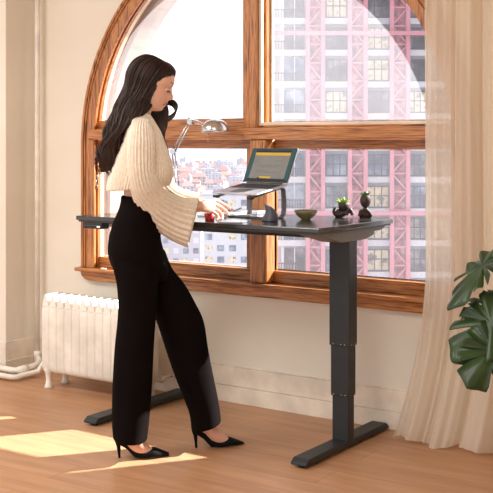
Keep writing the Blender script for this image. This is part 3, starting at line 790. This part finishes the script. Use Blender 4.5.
def interp(tab, a):
    for i in range(len(tab) - 1):
        if tab[i][0] <= a <= tab[i + 1][0]:
            f = (a - tab[i][0]) / max(1e-9, tab[i + 1][0] - tab[i][0]); return tab[i][1] * (1 - f) + tab[i + 1][1] * f
    return tab[-1][1]
def head_pt(a, th, scale=1.0, gw=.016):
    """a: profile angle, th: 0..pi across the head (0 = near side pole)"""
    g = math.sin(th) ** .72 if 0 < th < PI else 0
    wfac = .072
    low = max(0, min(1, (-math.sin(a) - .05) / .9)); front = max(0, math.cos(a))
    lat = wfac * (1 - .30 * low - .10 * front)
    bb_ = -math.cos(th) * lat
    rs, rd = interp(smooth_p, a), interp(det_p, a)
    w_ = math.exp(-(bb_ / gw) ** 2)
    r = rs + (rd - rs) * w_
    # eye sockets
    ea = math.atan2(HC[1] - 89.5, 170 - HC[0])
    da = (a - ea)
    sock = math.exp(-(da / .13) ** 2) * (math.exp(-((abs(bb_) - .030) / .014) ** 2))
    r -= 1.6 * sock
    r *= g * scale
    return W(HC[0] + r * math.cos(a), HC[1] - r * math.sin(a), 0) + CF * bb_ * scale
hd = MB(); NA_, NT = 150, 60
rings = []
for j in range(NT + 1):
    th = PI * (.002 + .996 * j / NT)
    rings.append([head_pt(-PI + 2 * PI * k / NA_, th) for k in range(NA_)])
hd.loft(rings)
# neck & torso
loftLR(hd, [(136, 96, 156, 98, 0, .050), (136.5, 104, 153, 108, 0, .050), (134, 112, 150, 116, 0, .054), (133, 119, 151, 123, 0, .075), (129, 130, 155, 134, 0, .115),
            (123, 142, 162, 146, 0, .150), (121, 160, 164, 163, 0, .145), (123, 176, 158, 178, 0, .125), (124, 192, 157, 194, 0, .110), (123, 207, 156, 208, 0, .115), (118, 225, 154, 226, 0, .130),
            (117, 245, 155, 246, 0, .13), (120, 266, 154, 266, 0, .12)], 40, 50)
def chain(mb, pts, n=18, steps=24):
    """pts: (px,py,b,r)"""
    s = cat_rom([tuple(map(float, q)) for q in pts], steps)
    mb.tube([W(q[0], q[1], q[2]) for q in s], [q[3] for q in s], n)
# legs and feet
chain(hd, [(136, 258, -.06, .065), (137, 300, -.075, .070), (137, 345, -.08, .054), (134, 395, -.083, .046), (131, 425, -.083, .034), (131, 437, -.082, .036), (138, 445, -.078, .036), (147, 452, -.066, .028), (160, 454.6, -.058, .014)])
chain(hd, [(146, 258, .06, .065), (164, 300, .08, .070), (182, 345, .085, .054), (197, 390, .085, .045), (206, 414, .085, .034), (208.5, 426, .088, .036), (215, 435, .092, .034), (223, 441, .108, .027), (235, 445, .124, .014)])
chain(hd, [(131, 436, -.083, .032), (121, 438, -.083, .026)], 14, 5)
chain(hd, [(207, 427, .086, .032), (198, 428.5, .082, .026)], 14, 5)
# arms
chain(hd, [(141, 136, -.09, .042), (141, 143, -.145, .044), (141, 155, -.165, .046), (143, 180, -.15, .041), (148, 196, -.11, .038), (166, 203, -.05, .036), (185, 206, .015, .030), (201, 206.5, .065, .024)])
chain(hd, [(146, 136, .09, .042), (148, 143, .15, .044), (150, 155, .18, .046), (156, 178, .19, .041), (163, 193, .20, .038), (180, 199, .22, .034), (195, 202, .24, .028), (203, 203, .25, .023)])
# near hand
def hand(mb, wr, fingers, thumb, kn, hw=.034):
    w0 = V(wr); k = [V(q) for q in kn]      # kn: index and little-finger knuckles
    c = (k[0] + k[1]) / 2; side = (k[0] - k[1]).normalized(); d = (c - w0).normalized(); nr = d.cross(side).normalized()
    rings = []
    for t, wd, th in ((-.15, .024, .018), (0, .026, .018), (.3, .033, .017), (.65, .039, .015), (1.0, .040, .012), (1.1, .036, .010)):
        p = w0.lerp(c, t)
        rings.append([p + side * math.cos(2 * PI * i / 18) * wd * hw / .036 + nr * math.sin(2 * PI * i / 18) * th for i in range(18)])
    mb.loft(rings)
    for i, ch in enumerate(fingers):
        base = k[0].lerp(k[1], i / 3)
        pts = [w0.lerp(base, .75), base] + [V(q) for q in ch]
        r = (.0092, .0092, .0090, .0080, .0070) if i < 3 else (.0080, .0080, .0078, .0070, .0062)
        mb.tube(pts, list(r[:len(pts)]), 10); mb.ball(pts[-1], r[len(pts) - 1], n=6)
        mb.ball(pts[1], r[0] * 1.06, n=6)
    pts = [V(q) for q in thumb]; mb.tube(pts, [.015, .0125, .0105, .0085][:len(pts)], 10); mb.ball(pts[-1], .0085, n=6)
wn = W(201, 206.5, .065)
kn = (W(214, 199.5, .125), W(213, 212, .085))
fng = [[W(220.5, 202.5, .15), W(226, 206, .155), W(230, 208.5, .15)],
       [W(221, 207.5, .135), W(226, 211.5, .13), W(228.5, 214.5, .12)],
       [W(219.5, 212, .115), W(222.5, 216, .10), W(222, 219.2, .085)],
       [W(217.5, 215, .095), W(218.5, 218, .08), W(216.5, 219.8, .07)]]
hand(hd, wn, fng, [W(204, 203, .10), W(210, 201.5, .145), W(216, 204.5, .17), W(221.5, 207.5, .175)], kn)
wf = W(203, 203, .25)
kf = (W(216, 203, .235), W(216.5, 203.5, .31))
fg2 = [[W(223.5, 204.5, b_), W(228.5, 207, b_), W(231.5 + d_, 210.5, b_)] for b_, d_ in ((.24, 0), (.265, 1), (.29, 0), (.315, -3))]
hand(hd, wf, fg2, [W(206, 205, .23), W(212, 207, .205), W(218, 209.5, .20), W(222, 211, .20)], kf)
body = hd.build('body', 'skin', person, smooth=True)
bake(body, [('REMESH', dict(mode='VOXEL', voxel_size=.0034, adaptivity=0)), ('SMOOTH', dict(iterations=3, factor=.5))])

# face details
def on_face(x, y, b, out=0):
    a = math.atan2(HC[1] - y, x - HC[0])
    return W(x, y, 0) + CF * b + CR * out
for sgn in (-1, 1):
    mb = MB(); c = on_face(166.6, 90.0, sgn * .030)
    mb.ball(c, .0125, n=10); mb.build('eye', 'skin' , person, smooth=True)
    mb = MB()
    pts = [on_face(x, y, sgn * b_) for x, y, b_ in ((167.0, 91.2, .0425), (168.6, 91.8, .039), (169.7, 92.0, .032), (170.1, 91.8, .024), (169.6, 91.0, .018))]
    mb.tube(pts, [.0010, .0022, .0024, .0018, .0008], 8)
    mb.tube([pts[1], pts[1] + CR * .008 - Zv * .004 + CF * .004 * sgn], [.0016, .0003], 6); mb.tube([pts[2], pts[2] + CR * .009 - Zv * .004], [.0018, .0003], 6)
    mb.build('eyelash', 'lash', person, smooth=True)
    mb = MB()
    pts = [on_face(x, y, sgn * b_) for x, y, b_ in ((164.4, 83.6, .052), (168.0, 82.4, .045), (171.4, 82.9, .032), (173.1, 84.2, .018))]
    mb.tube(pts, [.0012, .0026, .0030, .0018], 8); mb.build('eyebrow', 'lash', person, smooth=True)
mb = MB()
for ux, uy, lx_, ly_, r in ((167.3, 103.1, 163.8, 102.9, .0034), (165.8, 105.3, 163.0, 104.6, .0038)):
    pts = [W(lx_, ly_, 0) + CF * -.021, W((ux + lx_) / 2 + .9, (uy + ly_) / 2, 0) + CF * -.012, W(ux, uy, 0), W((ux + lx_) / 2 + .9, (uy + ly_) / 2, 0) + CF * .012, W(lx_, ly_, 0) + CF * .021]
    mb.tube([V(p) for p in cat_rom([tuple(p) for p in pts], 16)], [r * (.35 + .65 * math.sin(PI * i / 15)) for i in range(16)], 8)
mb.build('lips', 'lip', person, smooth=True)

# trousers
tr = MB()
def tmod(a, t): return .018 * math.sin(3 * a + 5 * t) + .010 * math.sin(7 * a + 9 * t)
loftLR(tr, [(121.4, 195, 160, 196.5, 0, .126), (119.6, 207, 161, 208, 0, .142), (112.6, 224, 160.5, 225, 0, .160), (108.8, 240, 161, 240, 0, .172), (108.4, 254, 164.5, 254, 0, .172), (113, 268, 168, 269, 0, .15), (120, 279, 166, 280, 0, .09)], 64, 40)
loftLR(tr, [(109, 250, 160, 250, -.07, .09), (112.6, 268, 158, 268, -.075, .09), (116.5, 285, 157.5, 285, -.08, .088), (118, 305, 156.5, 305, -.08, .086), (117.4, 322, 155.6, 322, -.082, .084), (114.6, 350, 153.8, 350, -.084, .088),
            (112.5, 389, 152, 389, -.085, .094), (112.3, 420, 149.5, 420, -.085, .100), (113.8, 438.5, 147.3, 440.5, -.085, .102)], 64, 60, mod=tmod)
loftLR(tr, [(124, 250, 164.5, 250, .07, .09), (133, 268, 171.5, 268, .075, .09), (141, 285, 184, 284, .08, .088), (149.5, 305, 195, 303, .08, .086), (157, 323, 203.5, 321, .082, .084), (166, 350, 208, 347, .084, .086),
            (173.5, 372, 212, 369, .085, .088), (181, 391, 216, 388, .085, .092), (189.5, 413, 219.6, 407, .085, .094), (191.7, 430.5, 221.5, 422, .085, .094)], 64, 60, mod=tmod)
trs = tr.build('trousers', 'trouser', person, smooth=True)
bake(trs, [('REMESH', dict(mode='VOXEL', voxel_size=.006)), ('SMOOTH', dict(iterations=8, factor=.5))])
# shoes
def shoe(tf, b0, b1, name):
    secs = [(115.6, 434.5, 441, .020), (118.5, 435.5, 443.6, .028), (122, 437, 445.8, .029), (127, 440, 449, .029), (132, 443.6, 454.2, .030), (137, 447.4, 458.0, .034), (143, 450.0, 458.6, .042), (149, 449.2, 458.6, .045), (153.5, 447.6, 458.5, .043), (159, 449.0, 458.2, .033), (164.5, 450.8, 457.4, .018), (169, 452.4, 456.0, .004)]
    s = cat_rom(secs, 40); rings = []
    for q in s:
        x, yt, yb, hw = q; b = b0 + (b1 - b0) * (x - 115) / 54
        (xx, y1), (_, y2) = tf(x, yt), tf(x, yb)
        pt, pb = W(xx, y1, b), W(xx, y2, b); pt.z = max(pt.z, .006); pb.z = max(pb.z, .0015)
        c = (pt + pb) / 2; u = (pt - pb) / 2; ring = []
        for k in range(28):
            a = 2 * PI * k / 28; ca = math.cos(a); sa = math.sin(a)
            ca = math.copysign(abs(ca) ** .7, ca)
            ring.append(c + u * ca + (CF + CR * -.15).normalized() * (sa * hw))
        rings.append(ring)
    mb = MB(); mb.loft(rings); sh_ = mb.build('shoe', 'suede', person, smooth=True)
    mb = MB(); t0 = W(*tf(118.3, 441.5), b0 + .002); t1 = W(*tf(119.4, 458), b0 + .003); t1.z = .001
    mb.tube([t0 + Zv * .006, t0.lerp(t1, .25), t0.lerp(t1, .7), t1], [.017, .0095, .006, .0052], 14); mb.build('stiletto_heel', 'suede', sh_, smooth=True)
shoe(lambda x, y: (x, y), -.083, -.052, 'near')
shoe(lambda x, y: (196.3 + (x - 119.4) * .966, y - 10 - (x - 119.4) * .004), .072, .136, 'far')

# sweater
sw = MB()
def rib(n, amp): return lambda a, t: amp * math.cos(n * a)
def ribbed(mb, secs, n, amp, steps, cap=False, pw=1.0, k=6):
    loftLR(mb, secs, n * k, steps, pw, rib(n, amp), cap)
ribbed(sw, [(138.2, 106.5, 149.0, 111.5, 0, .050), (137, 110.5, 150.2, 114.5, 0, .054), (134.5, 114.5, 152.8, 118.5, 0, .070), (131, 120, 156, 124, 0, .118), (127.5, 128, 160.2, 131.5, 0, .160), (123.5, 141, 165, 144, 0, .176),
            (117.5, 155, 169.5, 157, 0, .180), (112, 169, 172.8, 170, 0, .182), (108.4, 181, 171.6, 179, 0, .182), (107.4, 190.5, 168.5, 185.5, 0, .176)], 60, .030, 46)
ribbed(sw, [(138, 116, 148, 118, -.06, .02), (133, 120, 151, 122, -.105, .042), (131.5, 127, 151.5, 127, -.145, .060), (128.5, 140, 154, 139, -.165, .066), (127.6, 158, 154.5, 156, -.170, .066), (129, 176, 155, 173, -.160, .066), (132.5, 195, 160, 185, -.130, .068), (141, 212, 168, 192.5, -.085, .068), (154.5, 227, 179, 197.5, -.040, .066),
            (171, 238.5, 189.5, 199.5, -.002, .062), (188.2, 246, 198.8, 200, .020, .056)], 24, .075, 70, k=8)
ribbed(sw, [(139, 119, 155, 121, .10, .045), (137, 126, 157, 127, .145, .060), (136, 140, 162, 139, .180, .066), (138, 158, 165, 156, .195, .066), (142, 176, 170, 172, .200, .068), (148, 193, 174, 183, .205, .068), (160, 205, 181, 189, .21, .066), (175, 214, 190, 192, .215, .062), (191, 216, 200, 194, .22, .056)], 24, .075, 60, k=8)
swo = sw.build('sweater', 'knit', person, smooth=True)
sm = swo.modifiers.new('thickness', 'SOLIDIFY'); sm.thickness = .004; sm.offset = -1

# hair
LG = [(160, 59, .020), (147, 54.3, .055), (134, 59.5, .075), (126.5, 71, .082), (123.5, 86, .080), (116, 101, .078), (111, 117, .078), (105, 131, .075), (100.5, 148, .066), (97.6, 162, .050), (102, 176, .022)]
RG = [(170, 63.5), (175, 70.5), (173.5, 77.5), (169, 82), (161, 88.5), (154.5, 98), (149, 107.5), (139.5, 117), (128.5, 129), (122, 145), (112, 178)]
BC = [0, 0, 0, 0, -.002, -.012, -.025, -.035, -.045, -.05, -.05]
hs = [(l[0], l[1], r[0], r[1], b, l[2]) for l, r, b in zip(LG, RG, BC)]
def hair_surface(secs, N=200):
    S = cat_rom([tuple(map(float, q)) for q in secs], N)
    def f(t, a, off=1.0, wav=0):
        i = min(max(t, 0), 1) * (N - 1); k = min(int(i), N - 2); g = i - k
        q = [S[k][j] * (1 - g) + S[k + 1][j] * g for j in range(6)]
        c = W((q[0] + q[2]) / 2, (q[1] + q[3]) / 2, q[4]); u = (W(q[2], q[3], q[4]) - W(q[0], q[1], q[4])) / 2
        return c + u * math.cos(a) * off + CF * math.sin(a) * q[5] * off
    return f
hb = MB()
fb = hair_surface(hs)
rings = []
for i in range(90):
    t = i / 89 * .97
    rings.append([fb(t, 2 * PI * k / 120, .93 + .022 * math.cos(2 * PI * k / 120 * 24 + 6 * t + 3 * math.sin(9 * t)) + .012 * math.cos(2 * PI * k / 120 * 9 + 12 * t)) for k in range(120)])
hb.loft(rings)
rnd = random.Random(3)
def locks(f, n, t0r, t1r, rad, wamp, wfreq, mb, seg=46, fr=(0, 2 * PI), offr=(.82, .99)):
    for i in range(n):
        a = fr[0] + (fr[1] - fr[0]) * (i + rnd.random()) / n; t0 = rnd.uniform(*t0r); t1 = rnd.uniform(*t1r); ph = rnd.uniform(0, 2 * PI) * .35 + a; off = rnd.uniform(*offr); r0 = rad * rnd.uniform(.7, 1.3)
        pts = []; rr = []
        for j in range(seg):
            s = j / (seg - 1); t = t0 + (t1 - t0) * s
            w_ = wamp * max(0, (t - .35) / .65) ** 1.0
            p = f(t, a + .10 * math.sin(5 * t + ph), off) + CR * (w_ * math.sin(wfreq * t + ph)) + Zv * (.3 * w_ * math.cos(wfreq * t + ph)) + CF * (.5 * w_ * math.cos(wfreq * 1.1 * t + ph))
            pts.append(p); rr.append(r0 * (min(1, s * 6) * .8 + .2) * (1 - s ** 3 * .85))
        mb.tube(pts, rr, 6, flat=.55)
locks(fb, 110, (0, .06), (0.80, 1.0), .0075, .026, 20, hb)
locks(fb, 60, (.3, .5), (0.85, 1.02), .0060, .024, 22, hb, seg=36)
locks(fb, 90, (0, .03), (.5, .9), .0035, .004, 20, hb, offr=(.965, 1.0))
# strands in front of the shoulder on the far side
fs_ = [(149, 88, 160, 84, .066, .014), (149, 98, 163, 96, .074, .018), (147, 108, 167, 104, .082, .022), (146.5, 117, 169, 113, .085, .026), (149.5, 127, 167.5, 123, .085, .028), (155, 138, 165.5, 134, .082, .030), (160, 148, 166.5, 147, .080, .022), (165, 159, 170, 158, .078, .014), (169.5, 171, 172, 172, .076, .006)]
ff = hair_surface(fs_)
rings = []
for i in range(60):
    t = i / 59
    rings.append([ff(t, 2 * PI * k / 60, .86 + .05 * math.cos(2 * PI * k / 60 * 8 + 7 * t)) for k in range(60)])
hb.loft(rings)
locks(ff, 46, (0, .1), (.75, 1.0), .0052, .008, 24, hb, offr=(.7, 1.0))
# one curl by the cheek
for i in range(14):
    o_ = i * .62
    pts = [W(x - o_ * .25, y + o_ * .7, .10 + i * .003) for x, y in ((168, 99), (174, 100.5), (177.3, 105), (176.2, 110.5), (172, 114.5), (167.5, 117.5), (165.5, 123))]
    hb.tube([V(p) for p in cat_rom([tuple(p) for p in pts], 22)], [.0012 + .0026 * math.sin(PI * k / 21) for k in range(22)], 6)
hb.build('hair', 'hair', person, smooth=True)
pen = MB(); p0 = W(229.5, 212.5, .145); p1 = W(241, 208.2, .22); pen.tube([p0, p0.lerp(p1, .12), p0.lerp(p1, .13), p1], [.0008, .003, .0038, .0038], 10)
tag(pen.build('pen', 'silver', None, smooth=True), 'slim silver pen held at the fingertips of the woman', 'pen')
# ------------------------------------------------------------------ outdoors
GZ = -42.0
def cam_pt(px, py, D):
    p = CR * ((px - 246.5) / F_PX * D) + CF * D; p.z = EYE - (py - HY) / F_PX * D; return p
def quad_ground(name, m, D0, D1, z, spread):
    mb = MB(); pts = []
    for D, s in ((D0, -1), (D0, 1), (D1, 1), (D1, -1)):
        p = CR * (s * (spread * D + 60)) + CF * D; p.z = z; pts.append(p)
    mb.add([(p.x, p.y, p.z) for p in pts] + [(p.x, p.y, p.z - 2) for p in pts], [(0, 1, 2, 3), (7, 6, 5, 4), (0, 4, 5, 1), (1, 5, 6, 2), (2, 6, 7, 3), (3, 7, 4, 0)])
    return mb.build(name, m, None, kind='structure')
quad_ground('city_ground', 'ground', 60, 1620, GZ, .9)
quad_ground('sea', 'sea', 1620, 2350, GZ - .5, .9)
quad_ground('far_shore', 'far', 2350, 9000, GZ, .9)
mb = MB(); rings = []
NX = 120
ridge = []
for i in range(NX + 1):
    u = -1 + 2 * i / NX
    h = 60 + 190 * math.exp(-((u + .02) / .10) ** 2) + 120 * math.exp(-((u + .34) / .14) ** 2) + 90 * math.exp(-((u - .4) / .2) ** 2) + 18 * math.sin(31 * u) + 10 * math.sin(67 * u)
    ridge.append((u, h))
vs = []
for D, k in ((8000, 0), (8600, 1), (9400, .2)):
    for u, h in ridge:
        p = CR * (u * 7000) + CF * D; p.z = GZ + h * k; vs.append(p)
n = NX + 1
fs = [(r * n + i, r * n + i + 1, (r + 1) * n + i + 1, (r + 1) * n + i) for r in range(2) for i in range(NX)]
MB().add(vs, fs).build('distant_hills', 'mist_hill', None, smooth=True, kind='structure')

# houses of the city: prototypes
def house_mesh(kind):
    mb = MB(); w_, d_, h_ = ((6, 5, 7), (7, 5, 9), (6, 6, 14))[kind]
    mb.cur = 0; mb.box(-w_, w_, -d_, d_, -3, h_)
    mb.cur = 1
    if kind < 2:
        mb.add([(-w_ - .6, -d_ - .6, h_), (w_ + .6, -d_ - .6, h_), (w_ + .6, d_ + .6, h_), (-w_ - .6, d_ + .6, h_), (-w_ * .55, 0, h_ + 4.2), (w_ * .55, 0, h_ + 4.2)],
               [(0, 1, 5, 4), (1, 2, 5), (2, 3, 4, 5), (3, 0, 4), (3, 2, 1, 0)])
    else:
        mb.box(-w_ - .3, w_ + .3, -d_ - .3, d_ + .3, h_, h_ + .8).box(-2, 2, -2, 2, h_ + .8, h_ + 3)
    mb.cur = 2
    for fl in range(int(h_ // 3)):
        for i in range(3):
            x = -w_ + (i + .5) * 2 * w_ / 3
            mb.box(x - .9, x + .9, -d_ - .08, -d_, fl * 3 + 1, fl * 3 + 2.4)
    return mb
protos = []
spec = [('tiled_house', 0, ('house', 'roof_a', 'win_c'), 'small pale distant house with a red tiled roof in the hazy city', 'red roofed houses of the distant city'),
        ('tiled_house', 1, ('house_b', 'roof_c', 'win_c'), 'taller buff distant house with a brown-red tiled roof in the hazy city', 'brown-red roofed houses of the distant city'),
        ('apartment_block', 2, ('house', 'roof_b', 'win_b'), 'white flat-roofed distant block among the red roofs of the hazy city', 'white flat roofed blocks of the distant city')]
for nm, kd, ms, lab, grp in spec:
    o = house_mesh(kd).build(nm, ms, None); protos.append(tag(o, lab, 'house' if kd < 2 else 'building', grp))
used = set(); placed = []; hr = random.Random(11)
ys = [171.5, 172.6, 173.7, 174.9, 176.2, 177.6, 179, 180.6, 182.3, 184.2, 186.3, 188.6, 191.2, 194, 197.2, 201, 205.5, 211, 218, 227]
for y in ys:
    D = F_PX * 43.4 / (y - HY)
    step = max(6.5, 11.5 / D * F_PX); x = 98 + hr.uniform(0, step)
    while x < 262:
        k = hr.choices((0, 1, 2), (5, 3, 4))[0]
        src = protos[k]
        p = cam_pt(x, y, D * hr.uniform(.97, 1.03)); s_ = hr.uniform(.7, 1.0) * (.75 if D < 900 else .95); rad_ = 8.6 * s_
        x += step * hr.uniform(.85, 1.35)
        if any(math.hypot(p.x - a, p.y - b) < (rad_ + c_) for a, b, c_ in placed): continue
        placed.append((p.x, p.y, rad_))
        if k in used: o = src.copy(); COL.objects.link(o)
        else: o = src; used.add(k)
        o.location = (p.x, p.y, GZ + 3)
        o.scale = (s_, s_, s_); o.rotation_euler = (0, 0, YAW + hr.uniform(-.6, .6))

def facade_box(name, x0, x1, D, ztop, zbot, depth, label, cat, floors_h, wmat, bay, wins, group=None):
    """pale block facing the viewpoint"""
    c = cam_pt((x0 + x1) / 2, HY, D); t = thing(name, V((c.x, c.y, zbot)), label, cat, group)
    mpp = D / F_PX; wd = (x1 - x0) * mpp / 2
    mb = MB(); mb.obox(V((c.x, c.y, (ztop + zbot) / 2)) + CF * depth / 2, CR * wd, CF * depth / 2, Zv * (ztop - zbot) / 2); mb.build('wall', wmat, t)
    mb = MB(); mb.obox(V((c.x, c.y, ztop + .3)) + CF * depth / 2, CR * (wd + .3), CF * (depth / 2 + .3), Zv * .3); mb.build('roof', 'roof_b', t)
    nb_ = max(1, int(2 * wd / bay)); nf = min(int((ztop - zbot) // floors_h), 90 // nb_)
    r = random.Random(len(name) + int(x0))
    for f in range(nf):
        z = ztop - 1.9 - f * floors_h
        for i in range(nb_):
            x = -wd + (i + .5) * 2 * wd / nb_
            mb = MB(); mb.obox(V((c.x, c.y, z)) + CR * x - CF * .1, CR * bay * .32, CF * .15, Zv * .85); mb.build('window', r.choice(wins), t)
    return t
facade_box('apartment_building', 151, 201, 330, EYE - (224 - HY) / F_PX * 330, GZ, 14, 'grey-roofed pale apartment building seen under the desk, just right of the woman', 'building', 3.2, 'house', 2.6, ['win_b', 'win_a', 'slab'])
facade_box('apartment_building', 203, 262, 300, EYE - (196 - HY) / F_PX * 300, GZ, 14, 'tall white apartment building seen behind the fingertips and laptop stand, left of the lower mullion', 'building', 3.2, 'slab', 3.0, ['win_a', 'win_b', 'slab'])
facade_box('apartment_building', 92, 146, 260, EYE - (222 - HY) / F_PX * 260, GZ, 14, 'pale building low in the left pane behind the woman\'s waist', 'building', 3.2, 'house', 2.6, ['win_b', 'win_a'])

# tower under construction
DT = 117.0; mpp = DT / F_PX
TX = lambda px: (px - 246.5) * mpp
TZ = lambda py: EYE - (py - HY) * mpp
tc_ = CF * DT
tower = thing('tower_block', V(((CR * TX(350) + tc_).x, (CR * TX(350) + tc_).y, GZ)), 'tall grey apartment tower with white floor bands filling the right window panes', 'building')
def tb_(mb, x0, x1, z0, z1, d0, d1):
    c = CR * ((x0 + x1) / 2) + tc_ + CF * ((d0 + d1) / 2); c.z = (z0 + z1) / 2
    mb.obox(c, CR * abs(x1 - x0) / 2, CF * abs(d1 - d0) / 2, Zv * abs(z1 - z0) / 2); return mb
xl, xr = TX(264), TX(470)
tb_(MB(), xl + 4.2, xr, GZ, 40, 0, 16).build('wall', 'facade', tower)
tb_(MB(), xl, xl + 4.2, GZ, 40, 4, 16).build('set_back_wall', 'slab', tower)
fh = 31.6 * mpp
z0 = TZ(179.5)
k0 = -9; flo = []
for k in range(-6, 6):
    z = z0 + k * fh; flo.append(z)
    mb = tb_(MB(), xl, xr + .3, z - .32, z + .32, -.5, 2); mb.build('floor_slab', 'slab', tower)
bays = [(326, 346.5), (367, 388.5), (408, 426), (432, 450)]
tr_ = random.Random(5)
for z in flo:
    for bx0, bx1 in bays:
        m_ = tr_.choice(['win_a', 'win_b', 'win_c', 'win_a'] if bx0 < 380 else ['win_b', 'win_c', 'win_c', 'win_a'])
        x0, x1 = TX(bx0), TX(bx1)
        wobj = tb_(MB(), x0, x1, z + .45, z + fh - .75, -.12, .05).build('window', m_, tower)
        mb = MB()
        for f in (0, .34, .67, 1): xx = x0 + (x1 - x0) * f; tb_(mb, xx - .05, xx + .05, z + .45, z + fh - .75, -.2, -.1)
        for zz in (z + .45, z + 1.0 + (fh - 2.2) * .55, z + fh - .75): tb_(mb, x0, x1, zz - .05, zz + .05, -.2, -.1)
        mb.build('mullions', 'mull', wobj)
    # balcony on the left
    x0, x1 = TX(273), TX(304)
    wobj = tb_(MB(), TX(283), x1, z + .4, z + fh - .6, -.1, .05).build('window', tr_.choice(['win_b', 'win_c']), tower)
    mb = MB()
    for i in range(15): xx = xl + .1 + i * (x1 - xl - .2) / 14; tb_(mb, xx - .03, xx + .03, z + .3, z + 1.25, -.45, -.38)
    tb_(mb, xl + .1, x1, z + 1.2, z + 1.3, -.47, -.36); mb.build('balcony_rail', 'mull', tower)
    mb = MB(); tb_(mb, TX(281), TX(284), z + .3, z + fh - .3, -.3, 0); tb_(mb, TX(294), TX(295), z + .3, z + fh - .3, -.3, 0); mb.build('pier', 'slab', tower)
def hoist(x0, x1, label, brace):
    xa, xb = TX(x0), TX(x1)
    t = thing('construction_hoist', V(((CR * (xa + xb) / 2 + tc_).x, (CR * (xa + xb) / 2 + tc_).y, GZ)), label, 'construction hoist')
    tb_(MB(), xa + .2, xb - .2, GZ, 36, -.95, -.85).build('netting', 'net', t)
    mb = MB()
    for x in (xa, xb):
        tb_(mb, x - .22, x + .22, GZ, 36, -1.7, -1.3)
    mb.build('mast', 'pink', t)
    mb = MB(); z = -24; i = 0
    while z < 34:
        zz = z + 2.0
        a = CR * (xa if i % 2 else xb) + tc_ - CF * 1.4; a.z = z; b_ = CR * (xb if i % 2 else xa) + tc_ - CF * 1.4; b_.z = zz
        mb.tube([a, b_], .11, 5); tb_(mb, xa, xb, z - .08, z + .08, -1.5, -1.35); z = zz; i += 1
    mb.build('bracing', 'pink', t)
hoist(307, 322, 'pink netted construction hoist mast at the left of the tower, nearest the laptop', 1)
hoist(348.5, 364, 'pink netted construction hoist mast between the two middle window bays of the tower', 1)
hoist(390, 406, 'pink braced construction hoist mast at the right of the tower, left of the curtain', 1)
bmn = thing('scaffold_beam', V(((CR * TX(350) + tc_).x, (CR * TX(350) + tc_).y, TZ(212))), 'long pink horizontal scaffold beam across the tower behind the planters', 'scaffold beam')
tb_(MB(), TX(268), xr, TZ(212) - .22, TZ(212) + .22, -2.25, -1.85).build('beam', 'pink', bmn)
bmn2 = thing('scaffold_beam', V(((CR * TX(350) + tc_).x, (CR * TX(350) + tc_).y, TZ(35))), 'long pink horizontal scaffold beam high across the tower in the upper right pane', 'scaffold beam')
tb_(MB(), TX(268), xr, TZ(35) - .22, TZ(35) + .22, -2.25, -1.85).build('beam', 'pink', bmn2)

# ------------------------------------------------------------------ light, sky, camera
wd = bpy.data.worlds.new('sky'); SC.world = wd; wd.use_nodes = True
nt = wd.node_tree; bg = nt.nodes['Background']
tc = nt.nodes.new('ShaderNodeTexCoord'); sp = nt.nodes.new('ShaderNodeSeparateXYZ'); nt.links.new(tc.outputs['Generated'], sp.inputs[0])
r = nt.nodes.new('ShaderNodeValToRGB'); e = r.color_ramp.elements
e[0].position = 0; e[0].color = (.93, .93, .96, 1); e[1].position = .5; e[1].color = (.62, .74, 1.0, 1)
e2 = r.color_ramp.elements.new(.12); e2.color = (1.0, .98, .97, 1)
nt.links.new(sp.outputs['Z'], r.inputs['Fac'])
nz = nt.nodes.new('ShaderNodeTexNoise'); nz.inputs['Scale'].default_value = 5; nz.inputs['Detail'].default_value = 5
nt.links.new(tc.outputs['Generated'], nz.inputs['Vector'])
mr = nt.nodes.new('ShaderNodeMapRange'); mr.inputs['From Min'].default_value = .42; mr.inputs['From Max'].default_value = .62
nt.links.new(nz.outputs['Fac'], mr.inputs['Value'])
mx = nt.nodes.new('ShaderNodeMix'); mx.data_type = 'RGBA'; nt.links.new(mr.outputs['Result'], mx.inputs['Factor']); nt.links.new(r.outputs['Color'], mx.inputs['A']); mx.inputs['B'].default_value = (1, .99, .98, 1)
nt.links.new(mx.outputs['Result'], bg.inputs['Color']); bg.inputs['Strength'].default_value = .98

sun = bpy.data.lights.new('sun', 'SUN'); sun.energy = 14; sun.color = (1, .97, .98); sun.angle = math.radians(.7)
so_ = bpy.data.objects.new('sun', sun); COL.objects.link(so_)
sd = V((.568, .823, .664)); so_.rotation_euler = sd.to_track_quat('Z', 'Y').to_euler(); so_.location = (2, 8, 6)
def area(name, loc, rot, sx, sy, en, col):
    l = bpy.data.lights.new(name, 'AREA'); l.shape = 'RECTANGLE'; l.size = sx; l.size_y = sy; l.energy = en; l.color = col
    o = bpy.data.objects.new(name, l); COL.objects.link(o); o.location = loc; o.rotation_euler = rot; return o
area('fill_light', (-4.6, 1.6, CEIL - .03), (0, 0, 0), 1.6, 1.6, 62, (.96, 1, .97))  # unseen lamp added as interior fill, no fitting modelled; brightens the walls
area('fill_light', (-1.6, 1.0, CEIL - .03), (0, 0, 0), 1.6, 1.6, 48, (1, .99, .95))  # second added fill, out of view; lifts the sweater and wall below the window

cam = bpy.data.cameras.new('camera'); co = bpy.data.objects.new('camera', cam); COL.objects.link(co)
co.location = (0, 0, EYE); co.rotation_euler = (PI / 2, 0, YAW)
cam.sensor_width = 36; cam.lens = F_PX / 493 * 36; cam.shift_y = -(246.5 - HY) / 493; cam.clip_end = 20000
SC.camera = co
SC.view_settings.view_transform = 'Standard'; SC.view_settings.look = 'None'; SC.view_settings.gamma = 1; SC.view_settings.exposure = .5
SC.view_settings.use_curve_mapping = False
SC.cycles.max_bounces = 10; SC.cycles.diffuse_bounces = 5; SC.cycles.transparent_max_bounces = 16; SC.cycles.use_denoising = True
